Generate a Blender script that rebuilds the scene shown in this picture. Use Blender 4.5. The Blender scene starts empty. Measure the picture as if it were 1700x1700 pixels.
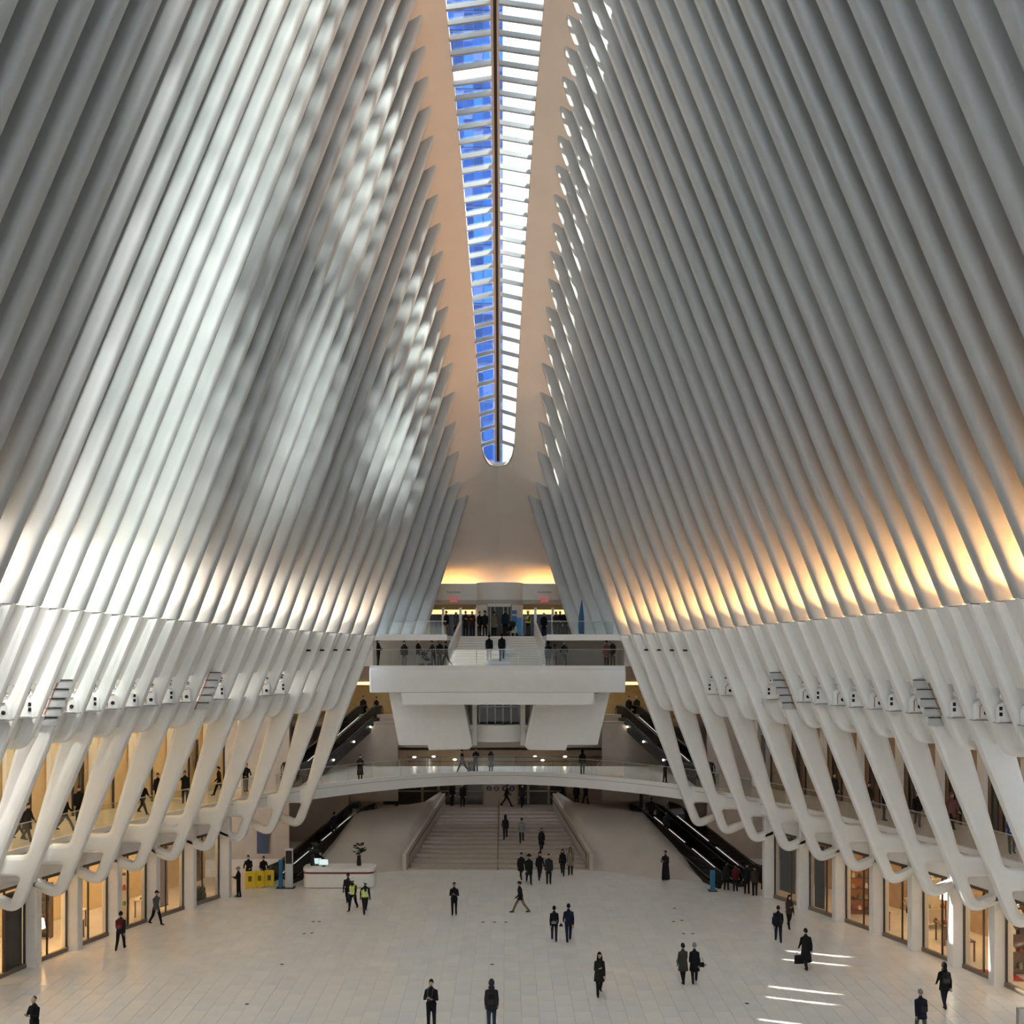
import bpy, bmesh, math, random
import numpy as np
from mathutils import Vector, Matrix
from mathutils.geometry import tessellate_polygon

random.seed(7)
rng = np.random.RandomState(7)
scene = bpy.context.scene
COL = scene.collection

# ------------------------------------------------------------------ camera, sky, sun, exposure
EYE = 14.0
CAMX = 0.5
cam_d = bpy.data.cameras.new('camera')
cam = bpy.data.objects.new('camera', cam_d)
COL.objects.link(cam)
cam.location = (CAMX, 0, EYE)
cam.rotation_euler = (math.pi / 2, 0, 0)
cam_d.sensor_width = 36.0
cam_d.lens = 36.0 * 1800 / 1700
cam_d.shift_x = (850 - 840) / 1700
cam_d.shift_y = (1066 - 850) / 1700
cam_d.clip_end = 2000
scene.camera = cam

world = bpy.data.worlds.new('sky')
scene.world = world
world.use_nodes = True
bg = world.node_tree.nodes['Background']
bg.inputs['Color'].default_value = (0.80, 0.90, 1.0, 1)
bg.inputs['Strength'].default_value = 3.6

def sun_lamp(name, direction, strength, color, angle):
    d = bpy.data.lights.new(name, 'SUN')
    d.energy = strength
    d.color = color
    d.angle = math.radians(angle)
    o = bpy.data.objects.new(name, d)
    COL.objects.link(o)
    o.rotation_euler = Vector(direction).to_track_quat('-Z', 'Y').to_euler()
    return o
SUN_DIR = Vector((2.15, -1.0, -1.0)).normalized()
sun_lamp('sun', SUN_DIR, 15.0, (1.0, 0.93, 0.82), 0.3)
sun_lamp('added_reflected_sun', (-0.53, 0.34, -1.0), 24.0, (0.98, 1.0, 0.94), 2.5)  # second sun added to brighten the left wall, standing in for reflected sunlight

vs = scene.view_settings
vs.view_transform = 'Standard'
vs.look = 'None'
vs.gamma = 1.0
vs.use_curve_mapping = False
vs.exposure = 0.38
scene.cycles.max_bounces = 8
scene.cycles.diffuse_bounces = 5
scene.cycles.glossy_bounces = 3
scene.cycles.transmission_bounces = 3
scene.cycles.transparent_max_bounces = 10
scene.cycles.adaptive_threshold = 0.15

# ------------------------------------------------------------------ materials
MATS = {}
def pmat(name, color, rough=0.5, metal=0.0, spec=0.5, noise=0.0, nscale=3.0, bump=0.0, bscale=40.0, emit=None, estr=0.0):
    if name in MATS:
        return MATS[name]
    m = bpy.data.materials.new(name)
    m.use_nodes = True
    nt = m.node_tree
    b = nt.nodes['Principled BSDF']
    b.inputs['Base Color'].default_value = (*color, 1)
    b.inputs['Roughness'].default_value = rough
    b.inputs['Metallic'].default_value = metal
    b.inputs['Specular IOR Level'].default_value = spec
    tc = None
    if noise > 0 or bump > 0:
        tc = nt.nodes.new('ShaderNodeTexCoord')
    if noise > 0:
        n = nt.nodes.new('ShaderNodeTexNoise')
        n.inputs['Scale'].default_value = nscale
        n.inputs['Detail'].default_value = 4
        nt.links.new(tc.outputs['Object'], n.inputs['Vector'])
        r = nt.nodes.new('ShaderNodeValToRGB')
        lo = tuple(max(0, c * (1 - noise)) for c in color)
        hi = tuple(min(1, c * (1 + noise)) for c in color)
        r.color_ramp.elements[0].position = 0.3
        r.color_ramp.elements[1].position = 0.7
        r.color_ramp.elements[0].color = (*lo, 1)
        r.color_ramp.elements[1].color = (*hi, 1)
        nt.links.new(n.outputs['Fac'], r.inputs['Fac'])
        nt.links.new(r.outputs['Color'], b.inputs['Base Color'])
    if bump > 0:
        n2 = nt.nodes.new('ShaderNodeTexNoise')
        n2.inputs['Scale'].default_value = bscale
        nt.links.new(tc.outputs['Object'], n2.inputs['Vector'])
        bp = nt.nodes.new('ShaderNodeBump')
        bp.inputs['Strength'].default_value = bump
        bp.inputs['Distance'].default_value = 0.02
        nt.links.new(n2.outputs['Fac'], bp.inputs['Height'])
        nt.links.new(bp.outputs['Normal'], b.inputs['Normal'])
    if emit:
        b.inputs['Emission Color'].default_value = (*emit, 1)
        b.inputs['Emission Strength'].default_value = estr
    MATS[name] = m
    return m

def glass_mat(name, tint, refl=0.08, rough=0.02):
    if name in MATS:
        return MATS[name]
    m = bpy.data.materials.new(name)
    m.use_nodes = True
    nt = m.node_tree
    nt.nodes.clear()
    out = nt.nodes.new('ShaderNodeOutputMaterial')
    tr = nt.nodes.new('ShaderNodeBsdfTransparent')
    tr.inputs['Color'].default_value = (*tint, 1)
    gl = nt.nodes.new('ShaderNodeBsdfGlossy')
    gl.inputs['Roughness'].default_value = rough
    mx = nt.nodes.new('ShaderNodeMixShader')
    mx.inputs['Fac'].default_value = refl
    nt.links.new(tr.outputs[0], mx.inputs[1])
    nt.links.new(gl.outputs[0], mx.inputs[2])
    nt.links.new(mx.outputs[0], out.inputs['Surface'])
    MATS[name] = m
    return m

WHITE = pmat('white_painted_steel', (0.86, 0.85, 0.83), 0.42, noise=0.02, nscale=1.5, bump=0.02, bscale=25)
RIBM = pmat('white_steel_dimmed_grey', (0.46, 0.47, 0.475), 0.42, noise=0.02, nscale=1.5, bump=0.02, bscale=25)  # upper ribs: white steel greyed to put the dim upper light into its colour
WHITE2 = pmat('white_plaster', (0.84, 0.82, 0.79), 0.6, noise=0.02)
SOFFIT = pmat('soffit_plaster_warm_lit', (0.74, 0.655, 0.595), 0.6, noise=0.03, nscale=0.6)  # white plaster with warm light mixed into its colour
TAN = pmat('tan_stone_wall', (0.40, 0.34, 0.285), 0.5, noise=0.06, nscale=1.2)  # tan stone, darkened partly to stand for dim light at the far end
TANW = pmat('pale_stone_cladding', (0.52, 0.46, 0.40), 0.4, noise=0.06, nscale=0.7)  # stone tone lowered, some of the far-end dimness is in the colour
MARBLE = pmat('pale_marble', (0.84, 0.80, 0.75), 0.22, noise=0.05, nscale=0.9)
MARBLE2 = pmat('pale_marble_warm', (0.81, 0.77, 0.72), 0.25, noise=0.05, nscale=1.3)
MARBLE3 = pmat('pale_marble_grey', (0.79, 0.77, 0.75), 0.24, noise=0.05, nscale=1.1)
JOINT = pmat('grey_joint', (0.42, 0.39, 0.36), 0.8)
STEP = pmat('stone_step', (0.46, 0.39, 0.33), 0.4, noise=0.05)  # step stone toned down, partly for the weak light under the balcony
DARK = pmat('dark_bronze_metal', (0.035, 0.032, 0.03), 0.4, metal=0.6)
BLACK = pmat('black_rubber', (0.01, 0.01, 0.01), 0.5)
GREY = pmat('grey_metal', (0.42, 0.42, 0.42), 0.4, metal=0.4)
STEEL = pmat('brushed_steel', (0.55, 0.54, 0.52), 0.3, metal=0.9)
GLASS = glass_mat('clear_glass', (0.93, 0.96, 0.95), 0.08)
RAILG = glass_mat('railing_glass', (0.93, 0.95, 0.94), 0.06)
STRIPG = glass_mat('tinted_strip_glass', (0.13, 0.14, 0.145), 0.05)
SHOPG = glass_mat('shop_glass', (0.9, 0.9, 0.88), 0.06)
SMOKE = glass_mat('smoked_glass', (0.25, 0.24, 0.22), 0.08)

# ------------------------------------------------------------------ mesh helpers
class MB:
    def __init__(self):
        self.v = []; self.f = []; self.m = []
    def add(self, verts, faces, mi=0):
        o = len(self.v)
        self.v.extend([tuple(p) for p in verts])
        self.f.extend([tuple(o + k for k in f) for f in faces])
        self.m.extend([mi] * len(faces))
        return self
    def box(self, x0, x1, y0, y1, z0, z1, mi=0):
        v = [(x0,y0,z0),(x1,y0,z0),(x1,y1,z0),(x0,y1,z0),(x0,y0,z1),(x1,y0,z1),(x1,y1,z1),(x0,y1,z1)]
        return self.add(v, [(0,3,2,1),(4,5,6,7),(0,1,5,4),(1,2,6,5),(2,3,7,6),(3,0,4,7)], mi)
    def hexa(self, pts, mi=0):
        return self.add(pts, [(0,3,2,1),(4,5,6,7),(0,1,5,4),(1,2,6,5),(2,3,7,6),(3,0,4,7)], mi)
    def bar(self, a, b, w, h, mi=0, up=(0,0,1)):
        a = Vector(a); b = Vector(b); d = (b - a).normalized()
        u = Vector(up)
        if abs(d.dot(u)) > 0.97: u = Vector((0,1,0))
        s = d.cross(u).normalized(); t = s.cross(d)
        s *= w/2; t *= h/2
        return self.hexa([a-s-t, a+s-t, b+s-t, b-s-t, a-s+t, a+s+t, b+s+t, b-s+t], mi)
    def tube(self, pts, rad, n=8, mi=0, caps=True):
        pts = [Vector(p) for p in pts]
        if not hasattr(rad, '__len__'): rad = [rad]*len(pts)
        rings = []
        ref = Vector((0,0,1))
        for k, p in enumerate(pts):
            d = (pts[min(k+1, len(pts)-1)] - pts[max(k-1, 0)])
            d = d.normalized() if d.length > 1e-9 else Vector((0,0,1))
            u = ref if abs(d.dot(ref)) < 0.95 else Vector((0,1,0))
            s = d.cross(u).normalized(); t = d.cross(s)
            rings.append([p + (s*math.cos(2*math.pi*q/n) + t*math.sin(2*math.pi*q/n))*rad[k] for q in range(n)])
        v = [q for r in rings for q in r]; f = []
        for k in range(len(rings)-1):
            for q in range(n):
                f.append((k*n+q, k*n+(q+1)%n, (k+1)*n+(q+1)%n, (k+1)*n+q))
        if caps:
            f.append(tuple(range(n-1,-1,-1))); f.append(tuple((len(rings)-1)*n+q for q in range(n)))
        return self.add(v, f, mi)
    def loft(self, rings, mi=0, caps=True):
        n = len(rings[0]); v = [p for r in rings for p in r]; f = []
        for k in range(len(rings)-1):
            for q in range(n):
                f.append((k*n+q, k*n+(q+1)%n, (k+1)*n+(q+1)%n, (k+1)*n+q))
        if caps:
            f.append(tuple(range(n-1,-1,-1))); f.append(tuple((len(rings)-1)*n+q for q in range(n)))
        return self.add(v, f, mi)
    def lathe(self, c, prof, n=16, mi=0):
        rings = [[(c[0]+r*math.cos(2*math.pi*q/n), c[1]+r*math.sin(2*math.pi*q/n), c[2]+z) for q in range(n)] for r, z in prof]
        return self.loft(rings, mi)
    def ell(self, c, r, nu=12, nv=8, mi=0):
        rings = []
        for k in range(nv+1):
            a = -math.pi/2 + math.pi*k/nv
            cr = max(math.cos(a), 0.02)
            rings.append([(c[0]+r[0]*cr*math.cos(2*math.pi*q/nu), c[1]+r[1]*cr*math.sin(2*math.pi*q/nu), c[2]+r[2]*math.sin(a)) for q in range(nu)])
        return self.loft(rings, mi)
    def mesh(self, name, mats, smooth=False, angle=None, recalc=True):
        me = bpy.data.meshes.new(name)
        me.from_pydata(self.v, [], self.f)
        if not isinstance(mats, (list, tuple)): mats = [mats]
        for m in mats: me.materials.append(m)
        if len(mats) > 1: me.polygons.foreach_set('material_index', self.m)
        if recalc:
            bm = bmesh.new(); bm.from_mesh(me)
            bmesh.ops.recalc_face_normals(bm, faces=bm.faces)
            bm.to_mesh(me); bm.free()
        if smooth:
            me.polygons.foreach_set('use_smooth', [True]*len(me.polygons))
            if angle is not None:
                try: me.set_sharp_from_angle(angle=math.radians(angle))
                except Exception: pass
        me.update()
        return me
    def build(self, name, mats, parent=None, smooth=False, angle=35, loc=None):
        o = bpy.data.objects.new(name, self.mesh(name, mats, smooth, angle))
        COL.objects.link(o)
        if parent is not None: o.parent = parent
        if loc is not None: o.location = loc
        return o

def inst(name, me, parent=None, loc=(0,0,0), rz=0.0, scale=None):
    o = bpy.data.objects.new(name, me)
    COL.objects.link(o)
    if parent is not None: o.parent = parent
    o.location = loc
    o.rotation_euler = (0, 0, rz)
    if scale is not None: o.scale = scale
    return o
def empty(name, loc=(0,0,0), rz=0.0):
    o = bpy.data.objects.new(name, None)
    COL.objects.link(o)
    o.location = loc; o.rotation_euler = (0,0,rz)
    o.empty_display_size = 0.2
    return o
def tag(o, label=None, cat=None, group=None, kind=None):
    if label: o['label'] = label
    if cat: o['category'] = cat
    if group: o['group'] = group
    if kind: o['kind'] = kind
    return o
def struct(o, label=None, cat='structure'):
    o['kind'] = 'structure'
    if label: o['label'] = label
    o['category'] = cat
    return o

def P(px, py, Y):
    return ((px - 840) * Y / 1800 + CAMX, Y, EYE - (py - 1066) * Y / 1800)
def PX(px, Y): return (px - 840) * Y / 1800 + CAMX
def PZ(py, Y): return EYE - (py - 1066) * Y / 1800
def floorY(py, z=0.0): return (EYE - z) * 1800 / (py - 1066)

def offset_loop(pts, d):
    """offset closed CCW 2D loop inward by d"""
    n = len(pts); out = []
    for k in range(n):
        p0 = Vector(pts[k-1]); p1 = Vector(pts[k]); p2 = Vector(pts[(k+1) % n])
        a = (p1-p0).normalized(); b = (p2-p1).normalized()
        na = Vector((-a.y, a.x)); nb = Vector((-b.y, b.x))
        m = (na+nb)
        if m.length < 1e-6: m = na
        m = m.normalized()
        c = max(0.35, m.dot(na))
        out.append(tuple(p1 + m*(d/c)))
    return out
def area2(pts):
    return sum(pts[k-1][0]*pts[k][1]-pts[k][0]*pts[k-1][1] for k in range(len(pts)))/2
def rounded(pts, r, n=4):
    """round the corners of a closed 2D loop; r may be per-corner list"""
    out = []; N = len(pts)
    for k in range(N):
        rr = r[k] if hasattr(r, '__len__') else r
        p0 = Vector(pts[k-1]); p1 = Vector(pts[k]); p2 = Vector(pts[(k+1) % N])
        if rr <= 0: out.append(tuple(p1)); continue
        a = (p0-p1); b = (p2-p1)
        t = min(rr, a.length*0.45, b.length*0.45)
        a = p1 + a.normalized()*t; b = p1 + b.normalized()*t
        for q in range(n+1):
            s = q/n
            out.append(tuple(a*(1-s)**2 + p1*2*s*(1-s) + b*s*s))
    return out
def slab_profile(mb, loops, y0, y1, r, sx=1.0, mi=0):
    """extrude XZ loops (first outer, rest holes) from y0 to y1 with rounded edges of radius r"""
    L = []
    for k, lp in enumerate(loops):
        a = area2(lp)
        if (k == 0 and a < 0) or (k > 0 and a > 0): lp = lp[::-1]
        L.append(lp)
    steps = [(r*1.25, 0.0), (r, 0.0), (r*0.3, r*0.3), (0.0, r)] if r > 0 else [(0.0, 0.0)]
    st = [(d, y0+e) for d, e in steps] + [(d, y1-e) for d, e in reversed(steps)]
    capv = {0: [], 1: []}
    base = len(mb.v)
    for lp in L:
        n = len(lp); off = len(mb.v)
        for d, y in st:
            ol = offset_loop(lp, d) if d > 0 else lp
            mb.v.extend([(sx*p[0], y, p[1]) for p in ol])
        for s in range(len(st)-1):
            for q in range(n):
                mb.f.append((off+s*n+q, off+s*n+(q+1)%n, off+(s+1)*n+(q+1)%n, off+(s+1)*n+q)); mb.m.append(mi)
        capv[0].append([(off+q) for q in range(n)])
        capv[1].append([(off+(len(st)-1)*n+q) for q in range(n)])
    for c in (0, 1):
        flat = [i for l in capv[c] for i in l]
        tris = tessellate_polygon([[Vector((mb.v[i][0], mb.v[i][2], 0)) for i in l] for l in capv[c]])
        for t in tris:
            mb.f.append(tuple(flat[q] for q in t)); mb.m.append(mi)
    return mb
def poly_prism(mb, pts, y0, y1, mi=0):
    """extrude an XZ polygon between y0 and y1"""
    return slab_profile(mb, [list(pts)], y0, y1, 0.0, 1.0, mi)
def plan_prism(mb, pts, z0, z1, mi=0):
    n = len(pts); o = len(mb.v)
    mb.v.extend([(p[0], p[1], z0) for p in pts]); mb.v.extend([(p[0], p[1], z1) for p in pts])
    for q in range(n):
        mb.f.append((o+q, o+(q+1)%n, o+n+(q+1)%n, o+n+q)); mb.m.append(mi)
    tr = tessellate_polygon([[Vector((p[0], p[1], 0)) for p in pts]])
    for t in tr:
        mb.f.append(tuple(o+q for q in t)); mb.m.append(mi)
        mb.f.append(tuple(o+n+q for q in t)); mb.m.append(mi)
    return mb

# ------------------------------------------------------------------ hall geometry functions (i: rib number, 0 = last leg at the far end)
DI = 1.27
def Yi(i): return 64.4 - DI*i
def iY(Y): return (64.4 - Y)/DI
_xb = np.polyfit([-4,-3,0,1,5,10,15,20,22,24,30,36], [4.73,5.4,7.25,7.85,9.9,12.15,14.0,15.53,16.15,16.67,17.5,17.8], 4)
def mi_(i): return i if i <= 34 else 68 - i      # the hall mirrors about its middle
def Xb(i): return float(np.polyval(_xb, mi_(i)))
def Zb(i): return 14.42 + 0.04*max(mi_(i), 0)
def Sl(i): return min(0.33 + 0.0038*mi_(i), 0.425)
def Xt(i): return float(np.interp(mi_(i), [-5,-4,0,6,13,20,30,40], [2.25,2.3,2.5,2.91,3.2,3.45,3.7,3.8]))
def Zt(i): return Zb(i) + (Xb(i)-Xt(i))/Sl(i)
def Xn(i, z): return Xb(i) - Sl(i)*(z - Zb(i))
_tip = np.polyfit([64.4,61.86,59.32,56.78,54.24,51.7,49.16,46.62,44.08,41.54,36.0], [11.70,12.94,14.0,15.1,16.05,17.0,17.8,18.6,19.45,20.1,21.0], 3)
def Xtip(i): return float(np.polyval(_tip, Yi(i)))
ZTIP = 2.8
def Slow(i): return (Xtip(i)-Xb(i))/(Zb(i)-ZTIP)
def Xlow(i, z): return Xb(i) + Slow(i)*(Zb(i)-z)
_c = np.polyfit([64.4,59.3,56.9,54.7,52.1,49.6,47.0,44.05,41.5,36.0], [12.4,14.9,16.05,17.15,18.15,19.1,19.95,20.57,21.0,21.7], 3)
def CX(Y): return float(np.polyval(_c, Y))
def EX(Y): return CX(Y) - 0.5
ZM = 5.3
SIDES = ((-1, 'left'), (1, 'right'))
# ------------------------------------------------------------------ side walls: ribs, legs, panels, uplights
IMIN, IMAX, ILOW = -4, 70, 24
T = 0.5
SEC = [(None,0.0),(0.26,0.0),(0.20,0.0),(0.11,0.015),(0.05,0.05),(0.015,0.12),(0.0,0.22),(0.0,0.44),(0.03,0.5),(0.08,0.5),(None,0.5)]
def fin_depth(i, z): return 0.80 + 1.40*min(1.0, max(0.0, (z-Zb(i)-0.5)/3.0))
UP_R = pmat('warm_uplight_amber', (1,0.7,0.4), 0.5, emit=(1.0,0.50,0.14), estr=3.0)
UP_L = pmat('warm_uplight_soft', (1,0.8,0.6), 0.5, emit=(1.0,0.66,0.36), estr=3.0)
walls = {}
for sx, side in SIDES:
    root = struct(empty('wall_'+side, (sx*16, 40, 0)), 'white ribbed steel wall on the %s side of the hall' % side, 'wall')
    walls[sx] = root
    def kid(mb, name, mats, parent=root, smooth=False, angle=35):
        o = mb.build(name, mats, None, smooth, angle)
        o.parent = parent
        o.matrix_parent_inverse = Matrix.Translation(-Vector(parent.location)) if parent is root else Matrix.Identity(4)
        return o
    for i in range(IMIN, IMAX+1):
        z0 = Zb(i) - (0.0 if i >= 0 else 0.02); z1 = Zt(i) + (0.55 if i > -3 else (1.1 if i == -3 else 1.9))
        y = Yi(i)
        mb = MB()
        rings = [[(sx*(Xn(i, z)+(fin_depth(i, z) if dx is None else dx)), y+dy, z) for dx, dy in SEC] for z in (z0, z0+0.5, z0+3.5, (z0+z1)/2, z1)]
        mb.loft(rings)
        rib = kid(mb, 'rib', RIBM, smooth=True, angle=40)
        if 0 <= i <= ILOW:
            zt = Zb(i) + 0.02
            mb = MB()
            if i % 2 == 0:
                xt = Xtip(i); xe = xt + 1.75
                outer = [(Xlow(i,zt), zt), (xt, ZTIP), (xe, 3.62), (xe, 5.26), (Xlow(i,5.3)+0.66, 5.3),
                         (Xlow(i,9.9)+1.22, 9.9), (Xlow(i,zt)+1.2, zt)]
                outer = rounded(outer, [0,0.75,0.05,0.05,0.25,0.3,0], 6)
                hole = [(Xlow(i,4.4)+0.55,4.42), (Xlow(i,3.42)+0.55,3.46), (xe-0.25,3.98), (xe-0.25,4.42)]
                hole = rounded(hole, 0.16, 4)
                slab_profile(mb, [outer, hole], y, y+T, 0.16, sx)
                nm = 'leg'
            else:
                outer = [(Xlow(i,zt), zt), (Xlow(i,10.0), 9.98), (Xlow(i,10.0)+1.1, 9.98), (Xlow(i,zt)+1.2, zt)]
                outer = rounded(outer, [0,0.75,0.75,0], 7)
                slab_profile(mb, [outer], y, y+T, 0.16, sx)
                nm = 'rounded_rib_end'
            kid(mb, nm, WHITE, rib, True, 40)
    for i in range(IMIN+1, IMAX+1):
        ya, yb = Yi(i)+T, Yi(i-1)
        im = i - 0.5
        zb = Zb(im)
        if i >= 1 and i <= ILOW:
            mb = MB()
            slab_profile(mb, [[(Xlow(im,zb)+0.20, zb),(Xlow(im,12.45)+0.32,12.45),(Xlow(im,12.45)+1.6,12.45),(Xlow(im,zb)+1.6,zb)]], ya-0.05, yb+0.05, 0.0, sx)
            kid(mb, 'spandrel_panel', WHITE)
            mb = MB()
            slab_profile(mb, [[(Xlow(im,11.2)+0.34,11.2),(Xlow(im,10.35)+0.36,10.35),(Xlow(im,10.35)+1.6,10.35),(Xlow(im,12.5)+1.75,12.5),
                               (Xlow(im,12.5)+1.45,12.5),(Xlow(im,11.2)+1.35,11.2)]], ya-0.05, yb+0.05, 0.0, sx)
            kid(mb, 'niche_panel', WHITE2)
        if 1 <= i <= 34:
            mb = MB()
            x0 = Xb(im)
            mb.box(min(sx*(x0+0.35), sx*(x0+0.95)), max(sx*(x0+0.35), sx*(x0+0.95)), ya+0.05, yb-0.12, zb+0.005, zb+0.06)
            kid(mb, 'uplight', UP_R if sx > 0 else UP_L)
            ld = bpy.data.lights.new('uplight_beam', 'AREA'); ld.shape = 'RECTANGLE'; ld.size = 0.5; ld.size_y = 0.3; ld.spread = math.radians(75)
            ld.energy = (54.0 + 2.6*min(i,16)) if sx > 0 else 46.0; ld.color = (1.0,0.47,0.14) if sx > 0 else (1.0,0.70,0.44)
            lo = bpy.data.objects.new('uplight_beam', ld); COL.objects.link(lo); lo.location = (sx*(x0+0.62), ya+0.22, zb+0.1)
            lo.rotation_euler = Vector((-sx*Sl(im)*1.0, 0.22, 1.0)).to_track_quat('-Z','Y').to_euler()
        if i > ILOW:
            mb = MB()
            slab_profile(mb, [[(Xb(im)+0.2, zb),(Xb(im)+5.2, 0),(Xb(im)+6.2,0),(Xb(im)+1.6,zb)]], ya-T, yb+0.05, 0.0, sx)
            kid(mb, 'spandrel_panel', WHITE)
        # glazing between the ribs: clear low panes, tinted high panes
        for z0, z1, gm in ((zb, zb+2.6, GLASS), (zb+2.62, Zt(im)-0.6, STRIPG)):
            mb = MB(); o = 0.74
            p = [(sx*(Xn(im,z0)+o), ya-0.02, z0), (sx*(Xn(im,z0)+o), yb+0.02, z0), (sx*(Xn(im,z1)+o), yb+0.02, z1), (sx*(Xn(im,z1)+o), ya-0.02, z1)]
            q = [(a+sx*0.03, b, c) for a, b, c in p]
            mb.hexa(p+q)
            kid(mb, 'glass_strip', gm)
    # columns, lintels
    for k in range(0, 11):
        i = 4 + 2*k
        y = Yi(i) + 0.3
        if y < 37: break
        x = CX(y)
        mb = MB()
        lp = rounded([(x-0.18, y-0.3), (x+0.6, y-0.3), (x+0.6, y+0.3), (x-0.18, y+0.3)], 0.06, 3)
        plan_prism(mb, [(sx*a, b) for a, b in lp], 0.0, 4.66)
        kid(mb, 'column', WHITE2)

# ------------------------------------------------------------------ mezzanine slabs, ceilings, back walls
def edge_pts(f, y0, y1, n=28):
    return [(f(y), y) for y in np.linspace(y0, y1, n)]
YN = 33.5
# far end of the mezzanine ring is a curved bridge
def bridge_edge(n=24):
    # from right side EX at y=64.6 round to the left
    pts = []
    xe = EX(64.2)
    for k in range(n+1):
        a = -1 + 2*k/n
        x = xe*a
        y = 72.2 - (72.2-64.2)*abs(a)**1.9
        pts.append((x, y))
    return pts
BR = bridge_edge()
def strip_solid(mb, inner, outer, z0, z1, mi=0):
    n = len(inner); o = len(mb.v)
    for (a, b) in zip(inner, outer):
        mb.v.extend([(a[0],a[1],z0),(b[0],b[1],z0),(b[0],b[1],z1),(a[0],a[1],z1)])
    for k in range(n-1):
        for q in range(4):
            mb.f.append((o+k*4+q, o+k*4+(q+1)%4, o+(k+1)*4+(q+1)%4, o+(k+1)*4+q)); mb.m.append(mi)
    mb.f.append((o,o+1,o+2,o+3)); e = o+(n-1)*4; mb.f.append((e+3,e+2,e+1,e)); mb.m.extend([mi]*2)
    return mb
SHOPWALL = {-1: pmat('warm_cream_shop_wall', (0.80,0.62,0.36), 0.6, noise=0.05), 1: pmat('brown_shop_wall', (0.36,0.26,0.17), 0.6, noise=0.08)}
MEZL = {-1: pmat('mezzanine_strip_light_warm', (1,0.9,0.7), 0.5, emit=(1.0,0.70,0.30), estr=22.0), 1: pmat('mezzanine_strip_light_dim', (1,0.9,0.7), 0.5, emit=(1.0,0.66,0.36), estr=4.5)}
SHOPL = pmat('shop_ceiling_light', (1,0.9,0.7), 0.5, emit=(1.0,0.72,0.42), estr=20.0)
for sx, side in SIDES:
    ys = np.linspace(YN, 64.4, 26)
    inner = [(sx*EX(y), y) for y in ys]; outer = [(sx*(CX(y)+6.5), y) for y in ys]
    o = strip_solid(MB(), inner, outer, 4.66, ZM).build('floor_mezzanine_'+side, MARBLE2)
    struct(o, 'mezzanine floor slab along the %s wall with white edge' % side, 'floor')
    mb = MB(); strip_solid(mb, [(sx*(EX(y)-0.06), y) for y in ys], [(sx*(EX(y)+0.12), y) for y in ys], 4.60, ZM+0.10)
    f = mb.build('fascia', WHITE, o)
    mb = MB(); strip_solid(mb, [(sx*(EX(y)-0.075), y) for y in ys], [(sx*(EX(y)-0.055), y) for y in ys], 5.12, 5.15)
    mb.build('shadow_gap', GREY, o)
    # upper ceiling
    mb = MB(); strip_solid(mb, [(sx*(Xlow(iY(y),9.95)+0.75), y) for y in ys], [(sx*(CX(y)+6.5), y) for y in ys], 10.3, 10.7)
    o = mb.build('ceiling_mezzanine_'+side, WHITE2); struct(o, 'white ceiling above the %s mezzanine' % side, 'ceiling')
    for k in range(12):
        y = 36.0 + k*2.54 + 0.6
        x = EX(y) + 2.2
        mb = MB(); mb.box(sx*x-0.12, sx*x+0.12, y-0.5, y+0.5, 10.22, 10.295)
        mb.build('strip_light', MEZL[sx], o)
    # mezzanine shop wall with door frames
    w = strip_solid(MB(), [(sx*(EX(y)+4.4), y) for y in ys], [(sx*(EX(y)+4.7), y) for y in ys], ZM, 10.3).build('wall_mezzanine_'+side, SHOPWALL[sx])
    struct(w, 'warmly lit shop wall at the back of the %s mezzanine' % side, 'wall')
    for k in range(12):
        y = 36.4 + k*2.54
        x = EX(y) + 4.34
        mb = MB(); mb.box(sx*x-0.04, sx*x+0.04, y-0.05, y+0.05, ZM, 9.2); mb.build('mullion', DARK, w)
        y2 = y + 1.2; x2 = EX(y2)+4.3
        mb = MB(); mb.box(sx*x2-0.1, sx*x2+0.1, y2-0.35, y2+0.35, ZM, 9.85); mb.build('pilaster', WHITE2, w)
        if sx > 0 or k % 3 == 1:
            y3 = y + 0.62; x3 = EX(y3)+4.36
            mb = MB(); mb.box(sx*x3-0.03, sx*x3+0.03, y3-0.45, y3+0.45, ZM+0.1, 8.4); mb.build('dark_shop_window', pmat('dark_shop_glass', (0.05,0.04,0.03), 0.15), w)
    # ground floor shop back wall
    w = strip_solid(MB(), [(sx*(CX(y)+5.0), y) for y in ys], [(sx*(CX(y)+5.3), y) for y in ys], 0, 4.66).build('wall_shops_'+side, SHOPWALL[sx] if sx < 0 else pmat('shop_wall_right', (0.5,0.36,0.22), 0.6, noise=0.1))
    struct(w, 'back wall of the ground floor shops on the %s' % side, 'wall')

# ------------------------------------------------------------------ floor
FX, FY0, FY1 = 27.5, -27.0, 84.0
mb = MB(); mb.box(-FX, FX, FY0, FY1, -0.5, -0.012)
floor = struct(mb.build('floor', JOINT), 'pale marble tiled main floor of the hall', 'floor')
TW, TL = 0.66, 1.25
cells = []
row = 0
y = 33.0
while y < 66.4:
    off = (row % 2)*0.0
    nx = int(2*24/TW)
    for k in range(nx):
        x = -24 + k*TW
        cells.append((x, y + ((k % 2)*0.5)*TL))
    y += TL; row += 1
tile_me = {}
for q, mm in enumerate((MARBLE, MARBLE2, MARBLE3)):
    mb = MB(); g = 0.004
    mb.hexa([(g,g,-0.03),(TW-g,g,-0.03),(TW-g,TL-g,-0.03),(g,TL-g,-0.03),(g+.002,g+.002,0),(TW-g-.002,g+.002,0),(TW-g-.002,TL-g-.002,0),(g+.002,TL-g-.002,0)])
    tile_me[q] = mb.mesh('floor_tile', mm)
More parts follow.
